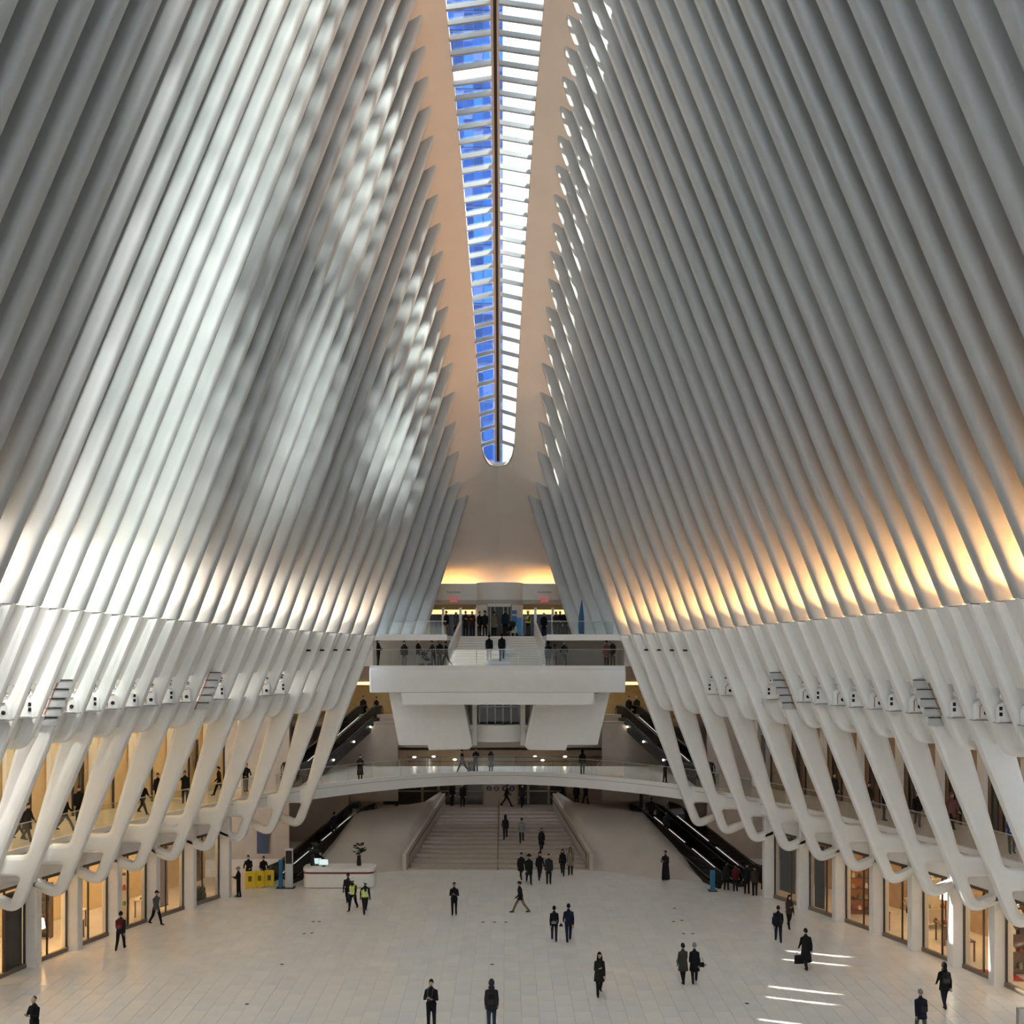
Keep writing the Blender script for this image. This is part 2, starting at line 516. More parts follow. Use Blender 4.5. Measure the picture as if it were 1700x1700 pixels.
def vis(c):
    X, Y = c[0]+TW/2, c[1]+TL/2
    px = 840 + 1800*(X-CAMX)/Y; py = 1066 + 1800*EYE/Y
    return -20 < px < 1720 and py < 1712 and abs(X) < CX(max(Y,36)) - 0.4
near = sorted([c for c in cells if vis(c)], key=lambda c: c[1])[:300]
ns = set(near)
for c in near:
    inst('floor_tile', tile_me[rng.choice([0,0,1,2])], floor, (c[0], c[1], 0))
mb = MB()
for c in cells:
    if c in ns: continue
    mi = int(rng.choice([0,0,1,2]))
    g = 0.004
    x, y = c
    mb.add([(x+g,y+g,0),(x+TW-g,y+g,0),(x+TW-g,y+TL-g,0),(x+g,y+TL-g,0)], [(0,1,2,3)], mi)
o = mb.build('floor_tiles_beyond', [MARBLE, MARBLE2, MARBLE3], floor); o['kind'] = 'stuff'
mb = MB()
mb.add([(-FX,FY0,-0.002),(FX,FY0,-0.002),(FX,33,-0.002),(-FX,33,-0.002)], [(0,1,2,3)])
mb.add([(-FX,33,-0.002),(-24,33,-0.002),(-24,FY1,-0.002),(-FX,FY1,-0.002)], [(0,1,2,3)])
mb.add([(24,33,-0.002),(FX,33,-0.002),(FX,FY1,-0.002),(24,FY1,-0.002)], [(0,1,2,3)])
mb.add([(-24,66.4,-0.002),(24,66.4,-0.002),(24,FY1,-0.002),(-24,FY1,-0.002)], [(0,1,2,3)])
mb.build('floor_slab_edge', MARBLE2, floor)
# floor sockets
for px, py in [(802,1531),(821,1531),(840,1531),(520,1530),(530,1530),(505,1550),(518,1549),(817,1601),(468,1601),(1120,1508),(1118,1530),(1132,1528),(1135,1550),(1150,1550),(410,1667),(1240,1666),(1170,1602)]:
    Y = floorY(py); X = PX(px, Y)
    mb = MB(); mb.lathe((X,Y,0), [(0.0,0.001),(0.09,0.001),(0.09,0.006),(0.0,0.006)], 10)
    mb.build('floor_socket', DARK, floor)

# ------------------------------------------------------------------ soffit, skylight
def w_sky(Y):
    lin = 1.0 + (67.3 - min(Y,67.3))*0.060
    lin = min(lin, 2.75)
    if Y < -24: return 0.02
    if Y > 67.3:
        return 1.0*math.sqrt(max(0, 1-((Y-67.3)/1.1)**2))
    return lin
YE = 68.4; YP = 76.0
Z0E = Zt(iY(YE)) + 0.6*Xt(iY(YE)) + 0.15
def soff(X, Y):
    X = abs(X)
    r = math.sqrt(X*X + 0.25) - 0.5
    if Y <= YE:
        i = iY(Y)
        return Zt(i) + 0.6*(Xt(i)) - 0.6*r - 0.12
    t = (Y-YE)/(YP-YE)
    zr = 18.0 + (Z0E-0.27-18.0)*(1-t)**0.78
    return zr - 0.6*r*(1-t)**1.0
ceil_root = struct(empty('ceiling', (0,55,30)), 'smooth white vault above the ribs, warm light in its colour', 'ceiling')
for sx, side in SIDES:
    mb = MB()
    ysamp = list(np.linspace(-26, 19, 16)) + list(np.linspace(21, 66.5, 31)) + list(np.linspace(67.3, 68.4, 10)) + list(np.linspace(69, 75, 8)) + [75.4, 75.7, 75.9, 76.0]
    NS = 10
    rows = []
    for Y in ysamp:
        x0 = w_sky(Y) if Y <= YE else 0.0
        i = iY(min(Y, YE))
        x1 = (Xt(i) + 2.2) if Y <= YE else 4.6 + (Y-YE)*0.2
        rows.append([(sx*(x0+(x1-x0)*k/NS), Y, soff(x0+(x1-x0)*k/NS, Y)) for k in range(NS+1)])
    v = [p for r in rows for p in r]; n = NS+1; f = []
    N = len(v)
    v2 = [(p[0], p[1], p[2]+0.28) for p in v]
    for a in range(len(rows)-1):
        for b in range(NS):
            f.append((a*n+b, a*n+b+1, (a+1)*n+b+1, (a+1)*n+b))
            f.append((N+a*n+b, N+(a+1)*n+b, N+(a+1)*n+b+1, N+a*n+b+1))
        f.append((a*n, (a+1)*n, N+(a+1)*n, N+a*n))
        f.append((a*n+NS, N+a*n+NS, N+(a+1)*n+NS, (a+1)*n+NS))
    mb.add(v+v2, f)
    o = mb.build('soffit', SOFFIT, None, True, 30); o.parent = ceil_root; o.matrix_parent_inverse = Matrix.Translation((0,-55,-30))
sky = struct(empty('window_1', (0,55,36)), 'long ridge skylight with central black spine', 'window')
def skid(mb, name, m, smooth=False):
    o = mb.build(name, m, None, smooth); o.parent = sky; o.matrix_parent_inverse = Matrix.Translation((0,-55,-36)); return o
BEAM = pmat('skylight_beam_grey', (0.30,0.31,0.33), 0.5)
FRIT = bpy.data.materials.new('frosted_white_pane'); FRIT.use_nodes = True
_n = FRIT.node_tree; _n.nodes.clear(); _o = _n.nodes.new('ShaderNodeOutputMaterial'); _t = _n.nodes.new('ShaderNodeBsdfTranslucent'); _t.inputs['Color'].default_value = (0.97,0.97,0.97,1); _n.links.new(_t.outputs[0], _o.inputs['Surface'])
def szs(Y, a):  # skylight surface height, a = 0 spine ... 1 edge
    return soff(w_sky(Y), Y) + 0.18 + 0.28*(1-a)
PITCH = 0.635
yk = [67.35 - PITCH*k for k in range(0, 62)]
for k, Y in enumerate(yk):
    for sx in (-1, 1):
        w = w_sky(Y)
        mb = MB()
        hz = 0.22; hy = 0.085
        a = (sx*0.18, Y, szs(Y,0)); b = (sx*(w+0.05), Y, szs(Y,1))
        mb.hexa([(a[0],Y-hy,a[2]-hz),(a[0],Y+hy,a[2]-hz),(b[0],Y+hy,b[2]-hz),(b[0],Y-hy,b[2]-hz),
                 (a[0],Y-hy,a[2]),(a[0],Y+hy,a[2]),(b[0],Y+hy,b[2]),(b[0],Y-hy,b[2])])
        skid(mb, 'mullion', BEAM)
        if k < len(yk)-1:
            Y2 = yk[k+1]; w2 = w_sky(Y2)
            p = [(sx*0.1,Y2,szs(Y2,0)+.02),(sx*0.1,Y,szs(Y,0)+.02),(sx*w,Y,szs(Y,1)+.02),(sx*w2,Y2,szs(Y2,1)+.02)]
            mb = MB(); mb.hexa(p + [(q[0],q[1],q[2]+0.03) for q in p])
            frost = (sx < 0 and k == 25)
            skid(mb, 'pane', FRIT if frost else GLASS)
# rounded end panes
for sx in (-1, 1):
    pts = [(0.1, 67.35)] + [(max(0.1, 1.0*math.cos(a)), 67.35+1.0*math.sin(a)) for a in np.linspace(0, math.pi/2-0.1, 8)]
    zc = szs(67.35, 0.5)
    mb = MB(); plan_prism(mb, [(sx*a, b) for a, b in pts], zc-0.02, zc+0.02)
    skid(mb, 'end_pane', GLASS)
    rim = [(sx*(0.98*math.cos(a)), 67.3+1.08*math.sin(a), soff(0.98*math.cos(a), 67.3+1.08*math.sin(a))+0.02) for a in np.linspace(0, math.pi/2, 10)]
    mb = MB(); mb.tube(rim, 0.06, 6); skid(mb, 'end_rim', STEEL, True)
for x0, x1, m, dz, nm in ((-0.075,0.075,BLACK,-0.05,'spine'),(-0.19,-0.075,pmat('spine_rail_warm',(0.6,0.5,0.42),0.5),-0.14,'spine_rail'),(0.075,0.19,MATS['spine_rail_warm'],-0.14,'spine_rail')):
    mb = MB()
    ysr = [68.35] + list(np.linspace(67.3, 36, 26))
    strip_solid(mb, [(x0, y) for y in ysr], [(x1, y) for y in ysr], 0, 1)
    mb.v = [(p[0], p[1], szs(min(p[1],67.3),0) - (0.30 if p[2] == 0 else -0.06) + (dz if p[2]==0 else 0)*0.3 - max(0,p[1]-67.3)*0.9) for p in mb.v]
    skid(mb, nm, m)

# ------------------------------------------------------------------ unseen blocks added outside the hall to block and break up sun
for (xa,xb,ya,yb,za,zb,nm) in ((42,45,-64,-0.5,0,190,'a'),(42,45,10.5,14.5,0,210,'b'),(42,45,20,25,0,230,'c'),(42,45,33,64,0,190,'d'),(41,42,-64,100,0,72,'e'),(-88,-85,97.5,150,0,62,'f')):
    t = empty('light_blocker', (xa,ya,0)); mb = MB(); mb.box(0,xb-xa,0,yb-ya,za,zb); 
    mb.build('light_blocker_body', pmat('light_blocker_grey', (0.16,0.18,0.20), 0.4), t)
    tag(t, {'a':'long unseen sun blocker beyond the right wall, nearest the viewer','b':'narrowest unseen sun blocker beyond the right wall','c':'tallest unseen sun blocker beyond the right wall','d':'unseen sun blocker beyond the right wall at the far end','e':'low unseen sky blocker running along outside the right wall','f':'unseen sun blocker beyond the left wall at the far end'}[nm], 'building', 'added light blockers outside')
# ------------------------------------------------------------------ glass tower seen through the skylight
TB = [pmat('blue_tower_glass_%d' % k, c, 0.25, metal=0.0, spec=0.12) for k, c in enumerate([(0.005,0.027,0.13),(0.003,0.017,0.085),(0.007,0.038,0.165),(0.015,0.06,0.19)])]
TFR = pmat('tower_frame_navy', (0.015,0.04,0.16), 0.4)
tower = empty('glass_tower', (0,200,0))
tag(tower, 'tall blue glass office tower seen through the skylight', 'building')
mb = MB(); mb.box(-32, -0.1, 0.0, 26, 0, 150); mb.build('tower_core', TFR, tower)
for r in range(0, 29):
    for c in range(0, 10):
        x0 = -18.1 + c*1.8; z0 = 44 + r*3.6
        mb = MB(); wz = 3.25 if (r+c) % 4 else 1.6
        mb.box(x0+0.1, x0+1.7, -0.12 - 0.05*((r*3+c*5)%3), 0.05, z0+0.1, z0+wz)
        mb.build('window_pane', TB[int(rng.choice([0,0,1,1,2,3]))], tower)

# near end wall of the hall, behind the viewer
mb = MB(); mb.box(-24, 24, -28.0, -27.4, -0.5, 30)
struct(mb.build('wall_near', WHITE2), 'white end wall of the hall behind the viewer', 'wall')
# ------------------------------------------------------------------ far end: viewing balcony, stairs, street entrance
def plane_pts(pp, Y): return [(PX(a, Y), PZ(b, Y)) for a, b in pp]
ZB_, ZU = 12.45, 14.40
# viewing balcony
YB = 66.6
bal = MB()
x0, x1 = -7.9, 7.85
prof = [(0.0,12.45),(0.0,12.36),(-0.10,12.30),(-0.16,12.05),(-0.10,11.75),(0.10,10.92),(0.55,10.86),(9.0,10.86),(9.0,12.45)]
rings = []
for x, sc in ((x0, 0.0), (x0+0.12, 1.0), (x1-0.12, 1.0), (x1, 0.0)):
    rings.append([(x, YB + dy + (0.12 if sc == 0 else 0), z) for dy, z in prof])
bal.loft(rings)
balcony = struct(bal.build('floor_balcony', WHITE, None, True, 30), 'white viewing balcony deck across the far end', 'floor')
mb = MB(); poly_prism(mb, [(-5.95,10.9),(-5.85,10.15),(5.85,10.15),(5.95,10.9)], YB+0.12, YB+3.0); mb.build('lower_beam', WHITE, balcony)
mb = MB(); mb.box(x0+0.02, x1-0.02, YB-0.03, YB+0.12, 12.44, 12.56); mb.build('kerb', WHITE2, balcony)
# splayed piers under the balcony
YPI = 68.6
for nm, pp in (('l', [(645,1148),(770,1168),(784,1238),(779,1244),(712,1245.5),(710,1237),(662,1237)]), ('r', [(1013,1148),(886,1168),(871,1238),(877,1245),(939.5,1245.5),(942,1236.5),(992,1236.5)])):
    mb = MB(); poly_prism(mb, plane_pts(pp, YPI), YPI, YPI+4.5); mb.build('pier', WHITE2, balcony)
# railing helper
def railing(name, label, pts, z, h=1.05, group=None, per=1.35, post=False, mat=RAILG):
    root = empty(name, (pts[0][0], pts[0][1], z)); tag(root, label, 'railing', group)
    inv = Vector((-pts[0][0], -pts[0][1], -z))
    def k(mb, nm, m, smooth=False):
        mb.v = [(p[0]+inv.x, p[1]+inv.y, p[2]+inv.z) for p in mb.v]
        return mb.build(nm, m, root, smooth)
    mb = MB(); mb.tube([(p[0], p[1], z+h) for p in pts], 0.028, 6); k(mb, 'handrail', STEEL, True)
    L = [0.0]
    for a, b in zip(pts[:-1], pts[1:]): L.append(L[-1] + math.dist(a, b))
    n = max(1, round(L[-1]/per))
    def at(s):
        j = max(0, min(len(L)-2, int(np.searchsorted(L, s)-1)))
        t = (s-L[j])/max(1e-6, L[j+1]-L[j])
        return (pts[j][0]+(pts[j+1][0]-pts[j][0])*t, pts[j][1]+(pts[j+1][1]-pts[j][1])*t)
    for q in range(n):
        a = at(L[-1]*q/n + 0.02); b = at(L[-1]*(q+1)/n - 0.02)
        mb = MB(); mb.bar((a[0],a[1],z+h/2-0.01), (b[0],b[1],z+h/2-0.01), 0.02, h-0.06); k(mb, 'glass_pane', mat)
        if post:
            mb = MB(); mb.bar((a[0],a[1],z), (a[0],a[1],z+h), 0.025, 0.025); k(mb, 'post', STEEL)
    return root
railing('balcony_railing', 'glass railing with steel handrail along the viewing balcony front', [(-7.8,70.5),(-7.8,YB+0.06),(7.75,YB+0.06),(7.75,70.5)], 12.5, 1.05, per=2.6)

# upper street level slab (with stair opening) and its fascia
SX0, SX1 = -3.0, 2.9
YS0, YS1 = 68.4, 72.2
upper = struct(empty('floor_street_level', (0,72,ZU)), 'street level floor at the top of the white stairs', 'floor')
def ukid(mb, nm, m, smooth=False):
    mb.v = [(p[0], p[1]-72, p[2]-ZU) for p in mb.v]
    return mb.build(nm, m, upper, smooth)
mb = MB(); mb.box(-8.4, SX0-0.05, 65.3, 78, ZU-0.28, ZU); mb.box(SX1+0.05, 8.4, 65.3, 78, ZU-0.28, ZU); mb.box(SX0-0.05, SX1+0.05, YS1, 78, ZU-0.28, ZU); ukid(mb, 'slab', WHITE2)
mb = MB(); mb.box(-8.4, SX0-0.05, 65.22, 65.32, ZU-0.30, ZU+0.06); ukid(mb, 'fascia', WHITE)
mb = MB(); mb.box(SX1+0.05, 8.4, 65.22, 65.32, ZU-0.30, ZU+0.06); ukid(mb, 'fascia', WHITE)
# recess walls under the street level slab
for xa, xb in ((-8.3, SX0-0.2), (SX1+0.2, 8.3)):
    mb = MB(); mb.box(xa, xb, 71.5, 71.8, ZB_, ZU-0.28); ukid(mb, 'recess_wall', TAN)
railing('street_level_railing', 'glass railing at street level beside the fins, above the smartphone watcher', [(-6.6,65.4),(-3.1,65.4)], ZU, 0.86, per=1.8)
railing('street_level_railing', 'glass railing at street level in front of the blue feather banner', [(3.0,65.4),(7.0,65.4)], ZU, 0.86, per=2.0)
# white stair up to street level
st = empty('white_staircase', (0, YS0, ZB_)); tag(st, 'white stone staircase between sloping parapets up to street level', 'staircase')
NST = 12
for k in range(NST):
    mb = MB(); zz = (k+1)*(ZU-ZB_)/NST; yy = k*(YS1-YS0)/NST
    mb.box(SX0+0.05+0.02*k, SX1-0.05-0.02*k, yy, YS1-YS0, zz-0.175, zz)
    mb.build('step', MARBLE, st)
    mb = MB(); mb.box(SX0+0.3, SX1-0.3, yy-0.006, yy+0.02, zz-0.02, zz+0.002); mb.build('nosing', JOINT, st)
for xa, xc, s in ((SX0-0.18, SX0+0.45, -1), (SX1+0.18, SX1-0.45, 1)):
    mb = MB()
    w = 0.16
    mb.hexa([(xa-w/2,-0.2,0),(xa+w/2,-0.2,0),(xc+w/2,YS1-YS0,1.6),(xc-w/2,YS1-YS0,1.6),(xa-w/2,-0.2,0.95),(xa+w/2,-0.2,0.95),(xc+w/2,YS1-YS0,2.9),(xc-w/2,YS1-YS0,2.9)])
    mb.build('parapet', WHITE, st)
# striped banner / poster on the stair treads
mb = MB()
for k in range(NST-4):
    zz = (k+1)*(ZU-ZB_)/NST; yy = k*(YS1-YS0)/NST
    mb.box(-0.85, 0.75, yy-0.012, yy-0.002, zz-0.16, zz-0.005, k % 2)
o = mb.build('step_graphic', [pmat('pale_blue_print', (0.66,0.74,0.9), 0.5), pmat('white_print', (0.86,0.88,0.95), 0.5)], st); o['kind'] = 'stuff'; o['label'] = 'blue and white print on the stair risers'

# street entrance portal
portal = struct(empty('wall_far', (0,75,ZU)), 'white street entrance wall at the far end with two door openings', 'wall')
def pk(mb, nm, m, parent=None, smooth=False):
    mb.v = [(p[0], p[1]-75, p[2]-ZU) for p in mb.v]
    return mb.build(nm, m, portal, smooth)
YD = 75.0
def oppoly(pp): return plane_pts(pp, YD)
outer = oppoly([(640,1060),(640,969),(1010,969),(1010,1060)])
ol = rounded(oppoly([(710,1056),(717,1001),(722,996),(792,996),(792,1056)]), [0,.1,.1,0,0], 3)
orr = rounded(oppoly([(864,1056),(864,996),(937,996),(942,1001),(950,1056)]), [0,0,.1,.1,0], 3)
mb = MB(); slab_profile(mb, [outer, ol, orr], YD, YD+0.3, 0.0); pk(mb, 'entrance_wall', WHITE)
for pp, nm in (([(714,1001),(719,995),(794,995),(794,1003)], 'l'), ([(862,1003),(862,995),(937,995),(943,1001)], 'r')):
    mb = MB(); poly_prism(mb, oppoly(pp), YD+0.05, YD+0.5); pk(mb, 'lintel', pmat('grey_lintel', (0.5,0.49,0.47), 0.5))
# drum (lift shaft)
mb = MB(); n = 14
xc, rr = 0.06, 1.62
pts = [(xc + rr*math.cos(a), YD + 0.25 - 1.05*math.sin(a)) for a in np.linspace(0, math.pi, n)]
plan_prism(mb, pts, 16.62, 18.1); pk(mb, 'lift_drum', WHITE, None, True)
mb = MB(); pts2 = [(xc + (rr+0.04)*math.cos(a), YD + 0.25 - 1.09*math.sin(a)) for a in np.linspace(0, math.pi, n)]
plan_prism(mb, pts2, 16.55, 16.9); pk(mb, 'drum_band', pmat('grey_lintel', (0.5,0.49,0.47), 0.5), None, True)
for a0, a1 in ((0.0, 1.02), (2.12, math.pi)):
    mb = MB(); arc = [(xc + rr*math.cos(a), YD + 0.25 - 1.05*math.sin(a)) for a in np.linspace(a0, a1, 6)]
    arc2 = [(xc + (rr-0.25)*math.cos(a), YD + 0.25 - 0.8*math.sin(a)) for a in np.linspace(a1, a0, 6)]
    plan_prism(mb, arc+arc2, ZU, 16.6); pk(mb, 'drum_wall', WHITE, None, True)
lx0, lx1 = PX(811,74.2), PX(847,74.2)
mb = MB(); mb.box(lx0, lx1, 74.35, 74.45, ZU, 16.45); pk(mb, 'lift_opening', pmat('dark_lift_interior', (0.05,0.05,0.045), 0.4))
for xa in (lx0+0.1, (lx0+lx1)/2-0.35, (lx0+lx1)/2+0.25, lx1-0.2):
    mb = MB(); mb.box(xa, xa+0.07, 74.28, 74.36, ZU, 16.4); pk(mb, 'lift_door_frame', GREY)
mb = MB(); mb.box(lx0-0.05, lx1+0.05, 74.0, 74.3, 16.42, 16.62); pk(mb, 'lift_header', WHITE2)
# doors with glass and amber transom light
AMB = pmat('amber_transom_light', (1,0.8,0.5), 0.5, emit=(1.0,0.66,0.25), estr=1.3)
DGL = pmat('door_glass_blue_grey', (0.10,0.12,0.20), 0.1)
for k, (a, b) in enumerate(((712,734),(736,763),(765,790),(866,888),(890,917),(919,946))):
    mb = MB(); mb.box(PX(a,YD), PX(b,YD), YD+0.5, YD+0.56, ZU, 15.9); pk(mb, 'door_glass', DGL)
    mb = MB(); mb.box(PX(a,YD)+0.05, PX(b,YD)-0.05, YD+0.45, YD+0.55, 15.95, 16.25); pk(mb, 'transom_light', AMB)
    mb = MB(); mb.box(PX(a,YD)-0.05, PX(a,YD)+0.05, YD+0.4, YD+0.6, ZU, 16.4); mb.box(PX(b,YD)-0.05, PX(b,YD)+0.05, YD+0.4, YD+0.6, ZU, 16.4); pk(mb, 'door_frame', STEEL)
mb = MB(); mb.box(-8, 8, 77.5, 77.8, ZU, 19); pk(mb, 'vestibule_wall', TAN)
mb = MB(); mb.box(-8, 8, 75.3, 77.5, 16.7, 16.9); pk(mb, 'vestibule_ceiling', WHITE2)
# warm trough lights behind the entrance ledge
TROUGH = pmat('warm_trough_light', (1,0.7,0.3), 0.5, emit=(1.0,0.52,0.12), estr=15.0)
for xa, xb in ((-4.3,-1.5),(1.6,4.4)):
    mb = MB(); mb.box(xa, xb, 75.32, 75.6, 17.15, 17.2); pk(mb, 'trough_light', TROUGH)
mb = MB(); mb.box(-8, 8, 75.3, 77.6, 16.95, 17.1); pk(mb, 'ledge', WHITE2)

def text(name, body, loc, size, mat, parent=None, rot=(math.pi/2,0,0), ext=0.005, align='CENTER'):
    c = bpy.data.curves.new(name, 'FONT'); c.body = body; c.size = size; c.align_x = align; c.align_y = 'CENTER'; c.extrude = ext
    c.materials.append(mat)
    o = bpy.data.objects.new(name, c); COL.objects.link(o); o.rotation_euler = rot
    me = bpy.data.meshes.new_from_object(o)
    bpy.data.objects.remove(o)
    o = bpy.data.objects.new(name, me); COL.objects.link(o); o.rotation_euler = rot
    if parent is not None:
        o.parent = parent; loc = Vector(loc) - parent.location
    o.location = loc
    return o
INK = pmat('black_lettering', (0.02,0.02,0.02), 0.5)
for px in (753, 904):
    p = P(px, 983, YD); text('lettering', 'Church Street', (p[0], YD-0.02, p[2]), 0.165, INK, portal)
REDP = pmat('exit_sign_white', (0.85,0.80,0.78), 0.4)
REDL = pmat('exit_red', (0.7,0.03,0.03), 0.4, emit=(1,0.05,0.04), estr=0.35)
for px, w in ((753,'from the stroller'),(904,'from the banner')):
    p = P(px, 996, YD)
    e = empty('exit_sign', (p[0], YD-0.06, p[2]-0.15)); 
    tag(e, 'red exit sign above the %s door opening at street level' % ('left-hand' if px < 800 else 'right-hand'), 'sign')
    mb = MB(); mb.box(-0.25,0.25,0,0.05,0,0.32); mb.build('panel', REDP, e)
    mb = MB(); mb.box(-0.27,0.27,0.01,0.06,-0.02,0.0); mb.box(-0.27,0.27,0.01,0.06,0.32,0.34); mb.box(-0.27,-0.25,0.01,0.06,-0.02,0.34); mb.box(0.25,0.27,0.01,0.06,-0.02,0.34); mb.build('frame', REDL, e)
    t = text('lettering', 'EXIT', (0,0,0), 0.24, REDL, None); t.parent = e; t.location = (0,-0.012,0.16)
# blue signs and pylon by the lift
BLUE = pmat('sign_blue', (0.02,0.22,0.52), 0.4)
BLUE2 = pmat('kiosk_blue', (0.01,0.16,0.30), 0.4)
s = empty('wall_sign', P(854,1040,73.9)); tag(s, 'two blue wall signs beside the lift doors at street level', 'sign')
for za, zb in ((0,0.72),(0.85,1.1)):
    mb = MB(); mb.box(-0.17,0.17,-0.03,0.03,za,zb); mb.build('sign_panel', BLUE, s)
s = empty('blue_pylon', (PX(862,73.2),73.2,ZU)); tag(s, 'slim blue information pylon standing beside the lift', 'pylon')
mb = MB(); mb.box(-0.17,0.17,-0.06,0.06,0.04,1.25); mb.build('panel', pmat('pylon_bright_blue',(0.03,0.35,0.75),0.4), s); mb = MB(); mb.box(-0.2,0.2,-0.12,0.12,0,0.04); mb.build('base', DARK, s)
# feather banner
s = empty('feather_banner', (PX(966,66.2),66.2,ZU)); tag(s, 'tall blue feather banner behind the street level railing', 'banner')
mb = MB()
rings = []
for z, w in ((0.1,0.22),(0.6,0.26),(1.2,0.2),(1.7,0.12),(2.15,0.02)):
    rings.append([(-w*0.9,-0.01,z),(w*0.6,-0.01,z),(w*0.6,0.01,z),(-w*0.9,0.01,z)])
mb.loft(rings); mb.build('flag', pmat('banner_blue',(0.01,0.08,0.20),0.6), s)
mb = MB(); mb.tube([(0.1,0.015,0),(0.12,0.015,1.2),(0.0,0.015,2.2)],0.015,6); mb.build('pole', DARK, s)
mb = MB(); mb.box(-0.25,0.25,-0.2,0.2,0,0.03); mb.build('base', DARK, s)

# ------------------------------------------------------------------ far end below: bay, bridge, concourse wall
YB2 = 70.2
bay = struct(empty('wall_bay', (0,YB2,7.0)), 'curved white bay with glazed doors below the balcony', 'wall')
def bk(mb, nm, m, smooth=False):
    mb.v = [(p[0], p[1]-YB2, p[2]-7.0) for p in mb.v]; return mb.build(nm, m, bay, smooth)
xa, xb = PX(790,YB2), PX(866,YB2)
mid = (xa+xb)/2; hw = (xb-xa)/2
arc = [(mid + hw*math.cos(a), YB2 + 0.3 - 0.9*math.sin(a)) for a in np.linspace(0, math.pi, 12)]
mb = MB(); plan_prism(mb, arc, PZ(1231,YB2), PZ(1203,YB2)); bk(mb, 'curved_parapet', WHITE, True)
mb = MB(); mb.box(PX(775,YB2), PX(881,YB2), YB2+2.2, YB2+2.4, PZ(1240,YB2), PZ(1160,YB2)); bk(mb, 'bay_back_wall', TAN)
gx0, gx1 = PX(795,YB2), PX(862,YB2)
mb = MB(); mb.box(gx0, gx1, YB2+1.3, YB2+1.36, PZ(1204,YB2), PZ(1165,YB2)); bk(mb, 'bay_glass', SMOKE)
for t in np.linspace(0,1,6):
    x = gx0+(gx1-gx0)*t; mb = MB(); mb.box(x-0.05,x+0.05,YB2+1.2,YB2+1.45,PZ(1204,YB2),PZ(1165,YB2)); bk(mb, 'bay_mullion', GREY)
mb = MB(); mb.box(gx0,gx1,YB2+1.2,YB2+1.45,PZ(1175,YB2)-0.05,PZ(1175,YB2)+0.05); bk(mb, 'bay_transom', GREY)
mb = MB(); mb.box(PX(772,YB2), PX(884,YB2), YB2+0.25, YB2+2.3, PZ(1204,YB2)-0.3, PZ(1204,YB2)); bk(mb, 'bay_floor', WHITE2)
for a, b in ((784,792),(864,872)):
    mb = MB(); mb.box(PX(a,YB2), PX(b,YB2), YB2+0.1, YB2+0.4, PZ(1238,YB2), PZ(1168,YB2)); bk(mb, 'bay_jamb', WHITE2)

# bridge (curved walkway)
mb = MB()
inner = BR; outer = [(x*1.0, 76.0) for x, y in BR]
strip_solid(mb, inner, outer, 4.66, ZM)
bridge = struct(mb.build('floor_bridge', MARBLE2), 'curved white walkway bridging the far end of the mezzanine', 'floor')
mb = MB(); strip_solid(mb, [(x, y-0.06) for x, y in BR], [(x, y+0.12) for x, y in BR], 4.55, ZM+0.10); mb.build('fascia', WHITE, bridge, True, 30)
mb = MB(); strip_solid(mb, [(x, y-0.075) for x, y in BR], [(x, y-0.05) for x, y in BR], 5.12, 5.15); mb.build('shadow_gap', GREY, bridge)
railing('bridge_railing', 'curved glass railing along the walkway at the far end', BR, ZM+0.1, 1.0, per=2.0, post=True)
# mezzanine railings between the legs
for sx, side in SIDES:
    for i in range(2, 22, 2):
        ya, yb = Yi(i)+0.75, Yi(i-2)-0.15
        j = i//2
        lab = 'glass railing pane on the %s mezzanine, bay %s from the far end' % (side, ['one','two','three','four','five','six','seven','eight','nine','ten','eleven'][j-1])
        railing('mezzanine_railing', lab, [(sx*EX(ya), ya), (sx*EX(yb), yb)], ZM+0.1, 1.0, 'mezzanine railings of the %s wall' % side, per=3.0)

# back wall of the far end with the sunken opening and side stair walls
YW = 78.5
fw = struct(empty('wall_concourse', (0,YW,2)), 'tan stone wall behind the walkway with a sunken opening', 'wall')
def fk(mb, nm, m, smooth=False):
    mb.v = [(p[0], p[1]-YW, p[2]-2) for p in mb.v]; return mb.build(nm, m, fw, smooth)
mb = MB()
slab_profile(mb, [plane_pts([(560,1300),(560,1186),(1100,1186),(1100,1300)], YW), plane_pts([(640,1241),(1016,1241),(986,1280),(664,1280)], YW)], YW, YW+0.4, 0.0)
fk(mb, 'tan_wall', TAN)
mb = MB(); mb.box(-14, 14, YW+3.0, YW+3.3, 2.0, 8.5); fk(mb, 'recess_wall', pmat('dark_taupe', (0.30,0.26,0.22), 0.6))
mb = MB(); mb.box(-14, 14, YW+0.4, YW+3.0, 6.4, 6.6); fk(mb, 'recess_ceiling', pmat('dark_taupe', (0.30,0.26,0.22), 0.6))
for py in (1257, 1264):
    mb = MB(); mb.tube([P(676,py,YW+0.2), P(1000,py,YW+0.2)], 0.03, 6); fk(mb, 'recess_rail', DARK)
LAMP = pmat('small_warm_lamp', (1,0.9,0.8), 0.5, emit=(1.0,0.85,0.65), estr=14.0)
for px, py in ((688,1257),(720,1256),(755,1261),(888,1256),(901,1262),(938,1256)):
    p = P(px, py, YW+0.1); mb = MB(); mb.ell(p, (0.13,0.05,0.05), 8, 6); fk(mb, 'recess_lamp', LAMP)
